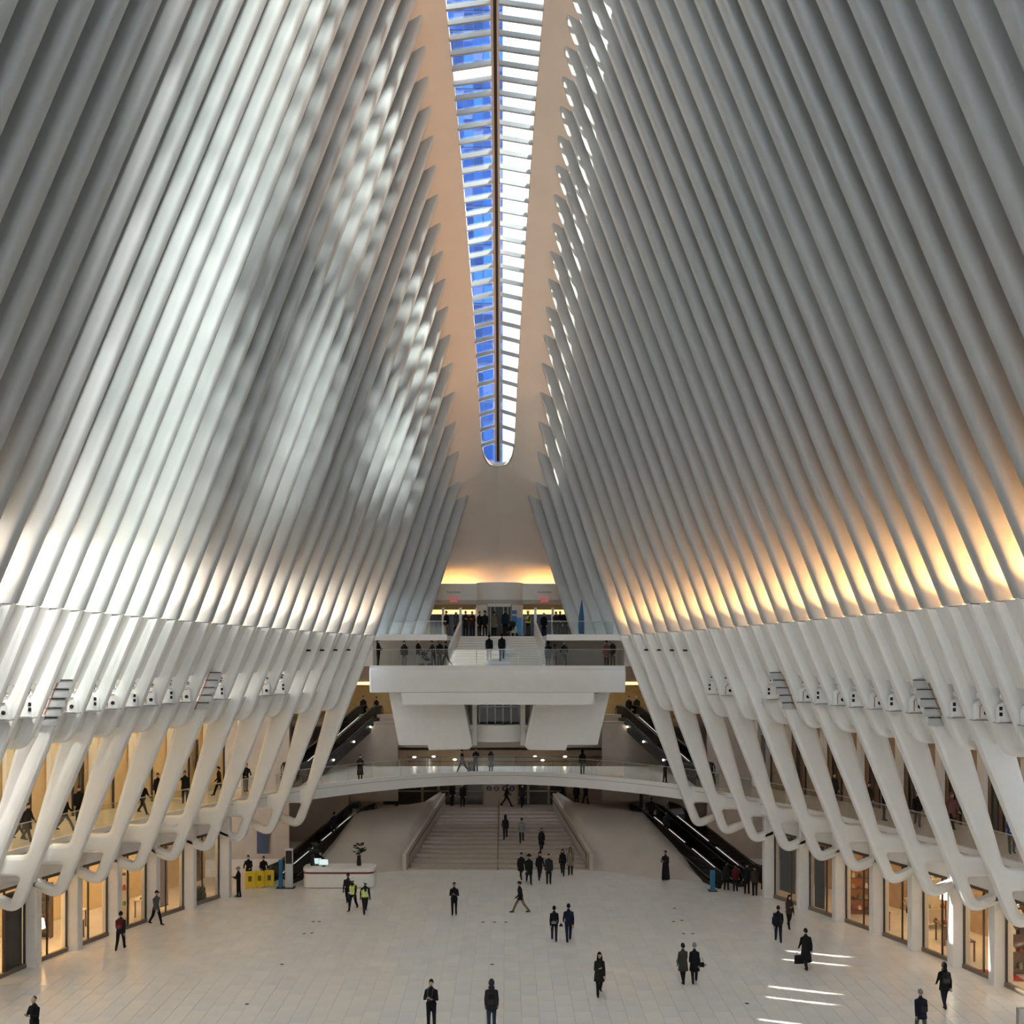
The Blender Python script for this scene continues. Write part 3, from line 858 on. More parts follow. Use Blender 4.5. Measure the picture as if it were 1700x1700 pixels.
# side corridors at the upper escalator heads
ZC = 8.3
for sx, side in SIDES:
    mb = MB(); xs = sorted((sx*6.3, sx*16.0)); mb.box(xs[0], xs[1], 77.6, 83.0, ZC-0.35, ZC)
    o = struct(mb.build('floor_corridor_'+side, TAN), 'corridor floor at the head of the %s upper escalator' % side, 'floor')
    mb = MB(); mb.box(xs[0], xs[1], 83.0, 83.3, ZC, 13); mb.build('corridor_wall', pmat('ochre_corridor_wall', (0.55,0.40,0.18), 0.6, noise=0.08), o)
    mb = MB(); mb.box(xs[0], xs[1], 77.4, 83.0, 12.0, 12.3); mb.build('corridor_ceiling', pmat('brown_ceiling', (0.28,0.2,0.14), 0.6), o)
    mb = MB(); mb.box(xs[0]+0.1, xs[1]-0.1, 77.45, 77.6, 10.95, 11.15); mb.build('cove_light', pmat('amber_cove_light', (1,0.8,0.4), 0.5, emit=(1.0,0.62,0.16), estr=3.2), o)
    mb = MB(); mb.box(xs[0], xs[1], 77.5, 77.75, 11.15, 12.3); mb.build('bulkhead', pmat('brown_ceiling', (0.28,0.2,0.14), 0.6), o)
    # triangular wall below the upper escalator
    pp = [(505,1330),(505,1300),(622,1203),(660,1203),(660,1330)] if sx < 0 else [(1165,1330),(1165,1305),(1037,1203),(1000,1203),(1000,1330)]
    mb = MB(); poly_prism(mb, plane_pts(pp, 77.2), 77.2, 77.6); mb.build('stair_wall', TAN, o)
    mb = MB(); x2 = sorted((sx*13.5, sx*22.0)); mb.box(x2[0], x2[1], 70.0, 70.3, 0.0, 10.0); mb.build('side_wall', TAN, o)
    mb = MB(); x2 = sorted((sx*10.6, sx*22.0)); mb.box(x2[0], x2[1], 76.2, 76.5, 0.0, 5.3); mb.build('side_wall', TAN, o)
    mb = MB(); x2 = sorted((sx*8.2, sx*17.5)); mb.box(x2[0], x2[1], 84.5, 84.8, 5.3, 15.0); mb.build('corridor_end_wall', TAN, o)
# high walls closing the hall beside the balcony
for sx, side in SIDES:
    mb = MB(); x2 = sorted((sx*8.0, sx*20.0)); mb.box(x2[0], x2[1], 76.5, 76.9, 12.3, 26.0)
    struct(mb.build('wall_far_'+side, WHITE2), 'white end wall beside the street entrance on the %s' % side, 'wall')
    mb = MB(); mb.hexa([(sx*4.9,69.9,ZU),(sx*8.4,69.9,ZU),(sx*8.4,76.6,ZU),(sx*6.5,76.6,ZU),(sx*4.2,69.9,26),(sx*8.4,69.9,26),(sx*8.4,76.6,26),(sx*6.5,76.6,26)])
    struct(mb.build('wall_return_'+side, WHITE2), 'white return wall between last rib and street entrance on the %s' % side, 'wall')
    mb = MB(); x2 = sorted((sx*7.95, sx*15.0)); mb.box(x2[0], x2[1], 64.9, 77.0, 14.05, 14.4)
    struct(mb.build('ceiling_side_'+side, WHITE2), 'white soffit beside the balcony on the %s' % side, 'ceiling')
    mb = MB(); x2 = sorted((sx*15.0, sx*22.0)); mb.box(x2[0], x2[1], 64.4, 77.0, 9.9, 10.2)
    struct(mb.build('ceiling_wing_'+side, WHITE2), 'white soffit over the %s escalator wing' % side, 'ceiling')
    mb = MB(); x2 = sorted((sx*14.8, sx*15.2)); mb.box(x2[0], x2[1], 64.4, 84, 9.9, 14.4)
    struct(mb.build('wall_wing_'+side, TAN), 'tan upper wall of the %s escalator wing' % side, 'wall')

mb = MB(); mb.box(-24, 24, 84.8, 85.2, -0.5, 15.0); mb.box(-24, -8.3, 77.0, 84.9, 14.4, 14.7); mb.box(8.3, 24, 77.0, 84.9, 14.4, 14.7)
struct(mb.build('wall_end', TAN), 'tan wall closing the far end behind the concourse', 'wall')
for sx, side in SIDES:
    mb = MB(); x2 = sorted((sx*22.0, sx*22.4)); mb.box(x2[0], x2[1], 62.0, 85.0, 0, 14.7); struct(mb.build('wall_outer_'+side, TAN), 'tan outer wall of the %s escalator wing' % side, 'wall')
    mb = MB(); x2 = sorted((sx*15.0, sx*22.2)); mb.box(x2[0], x2[1], 62.0, 85.0, 10.2, 10.5); struct(mb.build('ceiling_outer_'+side, WHITE2), 'white roof over the outer %s wing' % side, 'ceiling')
# grand stair up to the subway concourse
YG0, YG1, ZL = 66.6, 78.3, 2.0
gs = empty('grand_staircase', (0, YG0, 0)); tag(gs, 'wide pale stone staircase with central handrail below the walkway', 'staircase')
NG = 15
def gw(t): return 5.55 + (3.8-5.55)*t
for k in range(NG):
    t0, t1 = k/NG, (k+1)/NG
    ya, yb = t0*(YG1-YG0), t1*(YG1-YG0)+0.03
    z1 = (k+1)*ZL/NG; z0 = z1-0.16
    mb = MB(); w0, w1 = gw(t0), gw(t1)
    mb.hexa([(-w0,ya,z0),(w0,ya,z0),(w1,yb,z0),(-w1,yb,z0),(-w0,ya,z1),(w0,ya,z1),(w1,yb,z1),(-w1,yb,z1)])
    mb.build('step', STEP, gs)
    mb = MB(); mb.box(-w0+0.05, w0-0.05, ya-0.006, ya+0.035, z1-0.03, z1+0.004); mb.build('nosing', pmat('dark_nosing', (0.34,0.28,0.23), 0.6), gs)
mb = MB(); mb.tube([(0,-0.05,0.0),(0,-0.05,0.95),(0,YG1-YG0-1.5,ZL+0.7),(0,YG1-YG0-1.5,ZL-0.2)], 0.035, 6); mb.build('handrail', pmat('bronze_rail', (0.16,0.10,0.06), 0.4, metal=0.6), gs)
for s in (-1, 1):
    mb = MB(); mb.tube([(s*(gw(0)-0.12),0.1,0.0),(s*(gw(0)-0.12),0.1,0.95),(s*(gw(1)-0.12),YG1-YG0,ZL+0.95)], 0.035, 6); mb.build('handrail', MATS['bronze_rail'], gs)
mb = MB(); mb.box(-14, 14, YG1, 84, ZL-0.3, ZL); struct(mb.build('floor_landing', TANW), 'stone landing at the top of the grand staircase', 'floor')
# flank walls between the stair and the escalators
FW = {}
for sx, side in SIDES:
    top = [(4.05,78.0,3.1),(4.9,74.0,2.95),(7.3,72.0,2.85),(9.3,70.6,2.75),(10.9,66.3,1.45),(12.3,62.2,0.15)]
    bot = [(5.75,66.4),(6.6,66.2),(8.2,65.3),(9.6,64.3),(11.0,63.1),(12.35,61.9)]
    if sx > 0: top[-2:] = [(10.8,66.9,1.4),(11.9,63.6,0.15)]; bot[-2:] = [(11.0,63.6),(11.95,63.0)]
    if sx < 0: top[-2:] = [(10.3,67.6,1.4),(11.4,64.2,0.15)]; bot[-2:] = [(10.6,63.9),(11.45,63.6)]
    mb = MB(); n = len(top)
    v = [(sx*b[0], b[1], 0) for b in bot] + [(sx*(b[0]*0.55+t[0]*0.45), b[1]*0.55+t[1]*0.45, t[2]*0.62) for b, t in zip(bot, top)] + [(sx*t[0], t[1], t[2]) for t in top] + [(sx*(t[0]+0.25), t[1]+1.0, t[2]) for t in top] + [(sx*(t[0]+0.25), t[1]+1.0, 0) for t in top]
    f = []
    for r in range(4):
        for k in range(n-1): f.append((r*n+k, r*n+k+1, (r+1)*n+k+1, (r+1)*n+k))
    f.append(tuple(r*n for r in range(5))); f.append(tuple(r*n+n-1 for r in range(5)))
    mb.add(v, f)
    o = struct(mb.build('wall_flank_'+side, TANW, None, True, 40), 'curved pale stone flank wall beside the grand staircase on the %s' % side, 'wall')
    # inner cheek along the stair
    mb = MB()
    mb.hexa([(sx*5.62,66.45,0),(sx*5.85,66.45,0),(sx*4.1,78.2,0),(sx*3.87,78.2,0),(sx*5.62,66.45,1.0),(sx*5.85,66.45,1.0),(sx*4.1,78.2,3.1),(sx*3.87,78.2,3.1)])
    mb.build('cheek', TANW, o)
# subway concourse doors and route bullets
YL = 80.0
dw = struct(empty('wall_subway', (0,YL,ZL)), 'glazed subway entrance wall under the walkway', 'wall')
def dk(mb, nm, m): 
    mb.v = [(p[0], p[1]-YL, p[2]-ZL) for p in mb.v]; return mb.build(nm, m, dw)
mb = MB(); mb.box(-14, 14, YL+0.3, YL+0.6, ZL, 6); dk(mb, 'backing_wall', pmat('brown_stone', (0.42,0.32,0.23), 0.5, noise=0.08))
for a, b in ((636,700),(702,727),(729,766),(768,802),(860,876),(878,910),(912,940)):
    mb = MB(); mb.box(PX(a,YL), PX(b,YL), YL+0.1, YL+0.16, ZL, 4.7); dk(mb, 'dark_glazing', pmat('dark_door_glass', (0.03,0.025,0.02), 0.12))
    mb = MB(); mb.box(PX(a,YL)-0.05, PX(a,YL)+0.05, YL, YL+0.2, ZL, 4.7); mb.box(PX(b,YL)-0.05, PX(b,YL)+0.05, YL, YL+0.2, ZL, 4.7); mb.box(PX(a,YL), PX(b,YL), YL, YL+0.2, 2.95, 3.05); dk(mb, 'door_frame', pmat('bronze_frame', (0.2,0.16,0.12), 0.4, metal=0.5))
mb = MB(); mb.box(PX(804,YL), PX(858,YL), YL-0.05, YL+0.15, ZL, 4.9); dk(mb, 'sign_wall', TAN)
for px, ch in ((812,'J'),(824,'Z'),(838,'4'),(850,'5')):
    p = P(px, 1309, YL-0.1); mb = MB()
    mb.tube([(p[0], p[1]+0.03, p[2]), (p[0], p[1]-0.0, p[2])], 0.21, 20); 
    o = dk(mb, 'route_bullet', pmat('bullet_dark', (0.03,0.025,0.06), 0.4))
    text('lettering', ch, (p[0], p[1]-0.012, p[2]), 0.34, pmat('bullet_white', (0.55,0.52,0.5), 0.5), dw)
for px in (658, 702, 762, 828, 895, 762):
    p = P(px, 1303, 79.0); mb = MB(); mb.ell((p[0],p[1],4.62),(0.12,0.12,0.03),8,4); dk(mb, 'downlight', LAMP)

# ------------------------------------------------------------------ escalators
LED = pmat('white_led_strip', (1,1,1), 0.5, emit=(1.0,0.96,0.9), estr=0.8)
def escalator(label, B, Tp, w=1.05, nst=18):
    B = Vector(B); Tp = Vector(Tp)
    run = Vector((Tp.x-B.x, Tp.y-B.y, 0)); L = run.length; d = run.normalized(); s = Vector((-d.y, d.x, 0)); H = Tp.z - B.z
    root = empty('escalator', B); tag(root, label, 'escalator', 'escalators of the hall')
    e = 1.3
    def pt(u, off, z): q = d*u + s*off; return (q.x, q.y, z)
    def zat(u): return 0 if u < 0 else (H if u > L else H*u/L)
    us = [-e, 0, L*0.25, L*0.5, L*0.75, L, L+e]
    for sd in (-1, 1):
        o = sd*(w/2+0.08)
        mb = MB()
        for a, b in zip(us[:-1], us[1:]):
            p0, p1 = pt(a,o,0), pt(b,o,0)
            za, zb = zat(a), zat(b)
            t = s*0.012
            A0 = Vector(pt(a,o,za+0.1)); B0 = Vector(pt(b,o,zb+0.1)); B1 = Vector(pt(b,o,zb+0.92)); A1 = Vector(pt(a,o,za+0.92))
            mb.hexa([A0-t,B0-t,B0+t,A0+t,A1-t,B1-t,B1+t,A1+t])
        mb.build('balustrade_glass', SMOKE, root)
        mb = MB()
        path = [pt(-e+0.05,o,0.1), pt(-e-0.22,o,0.35), pt(-e-0.22,o,0.7), pt(-e,o,0.95), pt(-0.2,o,0.97), pt(0.5,o,zat(0.5)+0.99), pt(L-0.3,o,zat(L-0.3)+0.99), pt(L+0.4,o,H+0.97), pt(L+e,o,H+0.95), pt(L+e+0.22,o,H+0.7), pt(L+e+0.22,o,H+0.35), pt(L+e-0.05,o,H+0.1)]
        mb.tube(path, 0.045, 6); mb.build('handrail', BLACK, root, True)
        mb = MB()
        for a, b in zip(us[:-1], us[1:]):
            za, zb = zat(a), zat(b); oo = sd*(w/2+0.17); t = s*0.1; lo = -0.55
            A0 = Vector(pt(a,oo,max(za+lo, -B.z+0.0 if B.z < 1 else za+lo))); B0 = Vector(pt(b,oo,max(zb+lo, -B.z if B.z < 1 else zb+lo)))
            A1 = Vector(pt(a,oo,za+0.12)); B1 = Vector(pt(b,oo,zb+0.12))
            mb.hexa([A0-t,B0-t,B0+t,A0+t,A1-t,B1-t,B1+t,A1+t])
        mb.build('skirt', DARK, root)
        mb = MB()
        for a, b in ((0.0, L*0.45), (L*0.55, L)):
            mb.bar(pt(a,sd*(w/2+0.02),zat(a)+0.2), pt(b,sd*(w/2+0.02),zat(b)+0.2), 0.02, 0.022)
        mb.build('led_strip', LED, root)
        for q in (0.3, 0.62, 0.9):
            u = L*q; mb = MB(); mb.ell(pt(u, sd*(w/2+0.29), zat(u)-0.12), (0.07,0.07,0.06), 8, 6); mb.build('side_lamp', LAMP, root)
    for k in range(nst):
        u = L*(k+0.5)/nst; z = zat(u)
        mb = MB(); hl = L/nst/2
        A = [pt(u-hl,-w/2,z-0.12),pt(u+hl,-w/2,z-0.12),pt(u+hl,w/2,z-0.12),pt(u-hl,w/2,z-0.12),pt(u-hl,-w/2,z+0.04),pt(u+hl,-w/2,z+0.04),pt(u+hl,w/2,z+0.04),pt(u-hl,w/2,z+0.04)]
        mb.hexa(A); mb.build('step', pmat('escalator_step', (0.06,0.06,0.06), 0.4, metal=0.5), root)
    return root
ESC0 = {1:(12.9,63.0,0.05), -1:(-12.3,63.9,0.05)}; ESC1 = {1:(9.9,72.4,ZL+0.1), -1:(-9.4,72.8,ZL+0.1)}
for sx, side in SIDES:
    n1 = 'information desk' if sx < 0 else 'robed man'
    escalator('dark escalator rising from the floor beside the %s' % n1, ESC0[sx], ESC1[sx])
    if sx > 0: escalator('outer dark escalator rising from the floor on the %s, against the wing wall' % side, (sx*14.45,63.5,0.05), (sx*11.5,72.9,ZL+0.1))
    escalator('upper escalator on the %s between mezzanine and corridor' % side, (sx*12.6,69.6,ZM+0.1), (sx*9.6,78.2,ZC+0.1))
# ------------------------------------------------------------------ shop windows on the ground floor
wn = 2
FRAME = pmat('shop_frame_bronze', (0.10,0.08,0.06), 0.4, metal=0.4)
PLINTH = pmat('shop_plinth_brown', (0.20,0.15,0.11), 0.5)
shop_bays = {}
SHOPLS = {-1: pmat('shop_ceiling_light_l', (1,0.9,0.7), 0.5, emit=(1.0,0.70,0.38), estr=8.0), 1: pmat('shop_ceiling_light_r', (1,0.9,0.7), 0.5, emit=(1.0,0.68,0.36), estr=6.0)}
for sx, side in SIDES:
    for k in range(0, 9):
        i = 4 + 2*k
        yb = Yi(i); ya = Yi(i+2) + 0.62
        if ya < 36: break
        a = Vector((sx*(CX(ya)+0.22), ya, 0)); b = Vector((sx*(CX(yb)+0.22), yb, 0))
        shop_bays[(sx,k)] = (a, b)
        w = struct(empty('window_%d' % wn, a), 'ground floor shop window on the %s, bay %d from the far end' % (side, k+1), 'window'); wn += 1
        def wk(mb, nm, m):
            mb.v = [(p[0]-a.x, p[1]-a.y, p[2]) for p in mb.v]; return mb.build(nm, m, w)
        d = b - a
        mb = MB(); mb.bar(a+Vector((0,0,0.09)), b+Vector((0,0,0.09)), 0.16, 0.18); wk(mb, 'plinth', PLINTH)
        mb = MB(); mb.bar(a+Vector((0,0,3.62)), b+Vector((0,0,3.62)), 0.14, 0.12); wk(mb, 'head_frame', FRAME)
        mb = MB(); mb.bar(a+Vector((0,0,4.2)), b+Vector((0,0,4.2)), 0.16, 1.0); wk(mb, 'bulkhead', WHITE2)
        m1 = a + d*0.36
        for t, wd in ((0.015,0.08),(0.36,0.07),(0.985,0.08)):
            p = a + d*t; mb = MB(); mb.box(p.x-wd/2,p.x+wd/2,p.y-wd/2,p.y+wd/2,0.18,3.58); wk(mb, 'mullion', FRAME)
        for t0, t1 in ((0.03,0.35),(0.37,0.97)):
            p0 = a+d*t0; p1 = a+d*t1
            mb = MB(); mb.bar(p0+Vector((0,0,1.87)), p1+Vector((0,0,1.87)), 0.02, 3.36); wk(mb, 'pane', SHOPG)
        # pale side panel beside the column
        c0 = a + d*0.03 + Vector((sx*0.35,0,0)); c1 = a + d*0.33 + Vector((sx*0.35,0,0))
        if k % 2 == (0 if sx < 0 else 1):
            mb = MB(); mb.bar(c0+Vector((0,0,1.85)), c1+Vector((0,0,1.85)), 0.05, 3.3); wk(mb, 'display_panel', pmat('cream_panel', (0.80,0.70,0.54), 0.5))
        mid = (a+b)/2
        mb = MB(); mb.box(mid.x+sx*1.0-0.35, mid.x+sx*1.0+0.35, mid.y-0.6, mid.y+0.6, 4.55, 4.64); wk(mb, 'ceiling_light', SHOPLS[sx])
        mb = MB(); mb.box(mid.x+sx*3.2-0.3, mid.x+sx*3.2+0.3, mid.y-0.6, mid.y+0.6, 4.55, 4.64); wk(mb, 'ceiling_light', SHOPLS[sx])

WOOD = pmat('dark_wood', (0.16,0.09,0.05), 0.45, noise=0.2, nscale=6)
CREAM = pmat('cream_lacquer', (0.80,0.74,0.62), 0.4)
GOODS = [pmat('goods_%d' % q, c, 0.5) for q, c in enumerate([(0.5,0.1,0.06),(0.1,0.08,0.07),(0.75,0.6,0.3),(0.8,0.78,0.72),(0.25,0.3,0.2)])]
def bay_pt(sx, k, t, dep):
    a, b = shop_bays[(sx,k)]; p = a+(b-a)*t
    return Vector((p.x+sx*dep, p.y, 0))
def display_table(label, sx, k, t, dep, top=CREAM, w=1.1, d=0.6):
    p = bay_pt(sx,k,t,dep); e = empty('display_table', p); tag(e, label, 'table')
    mb = MB(); mb.box(-d/2,d/2,-w/2,w/2,0.84,0.9); mb.build('top', top, e)
    for x in (-d/2+0.05,d/2-0.05):
        for y in (-w/2+0.05,w/2-0.05):
            mb = MB(); mb.box(x-0.03,x+0.03,y-0.03,y+0.03,0,0.84); mb.build('leg', WOOD, e)
    for q in range(5):
        mb = MB(); y = -w/2+0.15+q*(w-0.3)/4; h = 0.1+0.08*(q%3)
        mb.lathe((0.02*(q%2),y,0.9), [(0.05,0),(0.06,h*0.4),(0.03,h),(0.02,h)], 8); 
        o = mb.build('displayed_vessel', GOODS[(q+k)%5], e, True)
    return e
def shelf_unit(label, sx, k, t, dep, mat=WOOD, n=4, w=1.3, back=None):
    p = bay_pt(sx,k,t,dep); e = empty('shelf_unit', p, sx*math.pi/2); tag(e, label, 'shelf')
    mb = MB(); mb.box(-0.18,-0.15,-w/2,w/2,0,2.6) if sx < 0 else mb.box(0.15,0.18,-w/2,w/2,0,2.6); mb.build('back_panel', back or mat, e)
    for y in (-w/2,w/2-0.04):
        mb = MB(); mb.box(-0.18,0.18,y,y+0.04,0,2.6); mb.build('side_panel', mat, e)
    for q in range(n):
        z = 0.25+q*2.2/(n-1); mb = MB(); mb.box(-0.17,0.17,-w/2+0.04,w/2-0.04,z,z+0.03); mb.build('shelf_board', CREAM if mat is CREAM else mat, e)
        for r in range(4):
            mb = MB(); y = -w/2+0.2+r*(w-0.4)/3; h = 0.12+0.07*((r+q)%3)
            mb.box(-0.1,0.1,y-0.07,y+0.07,z+0.03,z+0.03+h*0.7); mb.box(-0.07,0.07,y-0.04,y+0.04,z+0.03+h*0.7,z+0.03+h); mb.build('boxed_goods', GOODS[(r*2+q+k)%5], e)
    return e
def panel_thing(name, label, cat, sx, k, t0, t1, dep, z0, z1, mat):
    a = bay_pt(sx,k,t0,dep); b = bay_pt(sx,k,t1,dep); e = empty(name, a); tag(e, label, cat); d = b-a
    mb = MB(); mb.bar((0,0,(z0+z1)/2), (d.x,d.y,(z0+z1)/2), 0.05, z1-z0); mb.build('face', mat, e)
    mb = MB(); mb.bar((0,0,z0), (d.x,d.y,z0), 0.09, 0.04); mb.bar((0,0,z1), (d.x,d.y,z1), 0.09, 0.04); mb.build('edge_rail', FRAME, e)
    return e
def lamp_thing(label, sx, k, t, dep, base=0.0):
    p = bay_pt(sx,k,t,dep); p.z = base; e = empty('table_lamp', p); tag(e, label, 'lamp')
    mb = MB(); mb.lathe((0,0,0), [(0.14,0),(0.14,0.03),(0.03,0.06),(0.03,1.2),(0.02,1.2)], 10); mb.build('stand', DARK, e, True)
    mb = MB(); mb.lathe((0,0,1.15), [(0.26,0),(0.2,0.42),(0.19,0.42),(0.25,0)], 14); mb.build('shade', pmat('glowing_lamp_shade', (1,0.85,0.6), 0.6, emit=(1.0,0.75,0.4), estr=5.0), e, True)
def flowers(label, sx, k, t, dep, z, col=(0.85,0.75,0.45), n=16, s=0.4):
    p = bay_pt(sx,k,t,dep); p.z = z; e = empty('flower_vase', p); tag(e, label, 'vase')
    mb = MB(); mb.lathe((0,0,0), [(0.07,0),(0.1,0.12),(0.05,0.3),(0.06,0.32)], 10); mb.build('vase', DARK, e, True)
    m = pmat('petal_%d' % int(col[0]*100), col, 0.6)
    for q in range(n):
        r = rng.uniform(0.02,s*0.6); a = rng.uniform(0,6.28); mb = MB(); c = (r*math.cos(a), r*math.sin(a), 0.34+rng.uniform(0.05,s)); mb.ell(c, (0.05,0.05,0.04), 6, 4); mb.tube([(0,0,0.3), c], 0.006, 4); mb.build('blossom', m, e, True)
# left shops (bay 0 is the farthest)
panel_thing('poster', 'autumn coloured poster in the left shop window nearest the yellow barriers', 'poster', -1, 0, 0.45, 0.85, 0.7, 1.1, 3.2, pmat('poster_brown', (0.35,0.2,0.1), 0.6, noise=0.6, nscale=2.5))
e = empty('planter', bay_pt(-1,0,0.65,0.6)); tag(e, 'low planter of dark green foliage in the window below the autumn poster', 'planter')
mb = MB(); mb.box(-0.2,0.2,-0.7,0.7,0,0.3); mb.build('trough', DARK, e)
for q in range(40):
    mb = MB(); x=rng.uniform(-.2,.2); y=rng.uniform(-.65,.65); h=rng.uniform(.25,.55); dx=rng.uniform(-.15,.15); dy=rng.uniform(-.15,.15)
    mb.add([(x,y,.28),(x+.05,y+.05,.3+h*.5),(x+dx,y+dy,.3+h),(x-.05,y-.03,.3+h*.5)],[(0,1,2,3)]); mb.build('leaf', pmat('dark_leaf',(0.05,0.09,0.03),0.5), e)
panel_thing('display_screen', 'lilac display panel in the left shop window behind the walker in grey', 'display', -1, 1, 0.62, 0.92, 0.7, 0.3, 3.3, pmat('lilac_panel', (0.55,0.48,0.52), 0.5))
display_table('low cream plinth table with shoes behind the lilac display panel', -1, 1, 0.4, 1.2)
shelf_unit('cream shelving with shoes in the left shop, three rows', -1, 2, 0.65, 1.0, CREAM, 4, 1.2)
display_table('cream table in the left shop beside the shoe shelving', -1, 2, 0.3, 2.4)
display_table('cream table with goods in the left shop behind the red backpack walker', -1, 3, 0.6, 1.0)
shelf_unit('dark wood shelf in the left shop behind the table of goods', -1, 3, 0.8, 3.0, WOOD)
lamp_thing('glowing lamp in the left shop window next to the closed black doors', -1, 4, 0.75, 0.9)
display_table('cream table under the glowing lamp in the left shop', -1, 4, 0.6, 1.6)
panel_thing('black_door', 'closed black shop door with pale pull handle at the left edge', 'door', -1, 5, 0.38, 0.96, 0.1, 0.2, 3.4, pmat('black_door_paint', (0.015,0.013,0.012), 0.35))
panel_thing('black_door', 'second closed black shop door lowest on the left edge', 'door', -1, 6, 0.38, 0.96, 0.1, 0.2, 3.4, pmat('black_door_paint', (0.015,0.013,0.012), 0.35))
# right shops
panel_thing('display_screen', 'blue grey blind in the right shop window beside the escalator queue', 'display', 1, 0, 0.40, 0.95, 0.25, 0.5, 3.4, pmat('slate_blind', (0.09,0.11,0.13), 0.6))
panel_thing('display_screen', 'blue grey blind covering half of the amber lit shop window', 'display', 1, 1, 0.62, 0.97, 0.25, 0.2, 3.4, pmat('slate_blind', (0.09,0.11,0.13), 0.6))
shelf_unit('amber lit shelving with red goods in the right shop', 1, 1, 0.42, 1.6, WOOD, 5, 1.4, pmat('amber_back', (0.6,0.25,0.08), 0.6))
shelf_unit('tall pale shelf unit at the back of the right shop with flower table', 1, 2, 0.3, 3.6, CREAM, 4, 1.4)
display_table('dark table with gold flowers in the right shop', 1, 2, 0.42, 0.9, WOOD)
flowers('vase of gold blossoms on the dark table in the right shop', 1, 2, 0.35, 0.9, 0.9)
lamp_thing('glowing shaded lamp in the right shop beside the pale entrance', 1, 3, 0.35, 2.0, 0.9)
display_table('dark sideboard under the shaded lamp in the right shop', 1, 3, 0.35, 2.0, WOOD)
flowers('vase of pale blossoms by the right shop entrance', 1, 3, 0.75, 0.8, 1.2, (0.9,0.85,0.65))
display_table('dark jewellery table with pale cushions in the right shop', 1, 4, 0.4, 1.0, WOOD)
shelf_unit('dark wood wall shelf at the back of the jewellery shop', 1, 4, 0.5, 3.4, WOOD)
shelf_unit('dark wood shelf with lamps in the shop with red carpet', 1, 5, 0.45, 1.8, WOOD)
e = empty('red_carpet', bay_pt(1,5,0.42,0.75)); tag(e, 'red carpet inside the right shop window', 'carpet')
mb = MB(); mb.box(-0.5,0.7,-0.75,0.75,0,0.02); mb.build('pile', pmat('red_carpet', (0.55,0.02,0.03), 0.8), e); mb = MB(); mb.box(-0.52,0.72,-0.78,-0.75,0,0.025); mb.box(-0.52,0.72,0.75,0.78,0,0.025); mb.build('border', DARK, e)
flowers('spray of white blossoms high in the shop with red carpet', 1, 5, 0.5, 1.4, 2.3, (0.95,0.9,0.85), 24, 0.5)
panel_thing('shop_sign', 'small glowing white shop sign seen through a leg opening on the right', 'sign', 1, 3, 0.5, 0.85, 0.3, 3.6, 4.0, pmat('glowing_sign', (1,1,1), 0.5, emit=(1,0.98,0.95), estr=2.5))
panel_thing('shop_sign', 'small glowing white shop sign seen through a leg opening on the left', 'sign', -1, 3, 0.4, 0.8, 0.6, 3.5, 3.9, pmat('glowing_sign', (1,1,1), 0.5, emit=(1,0.98,0.95), estr=2.5))

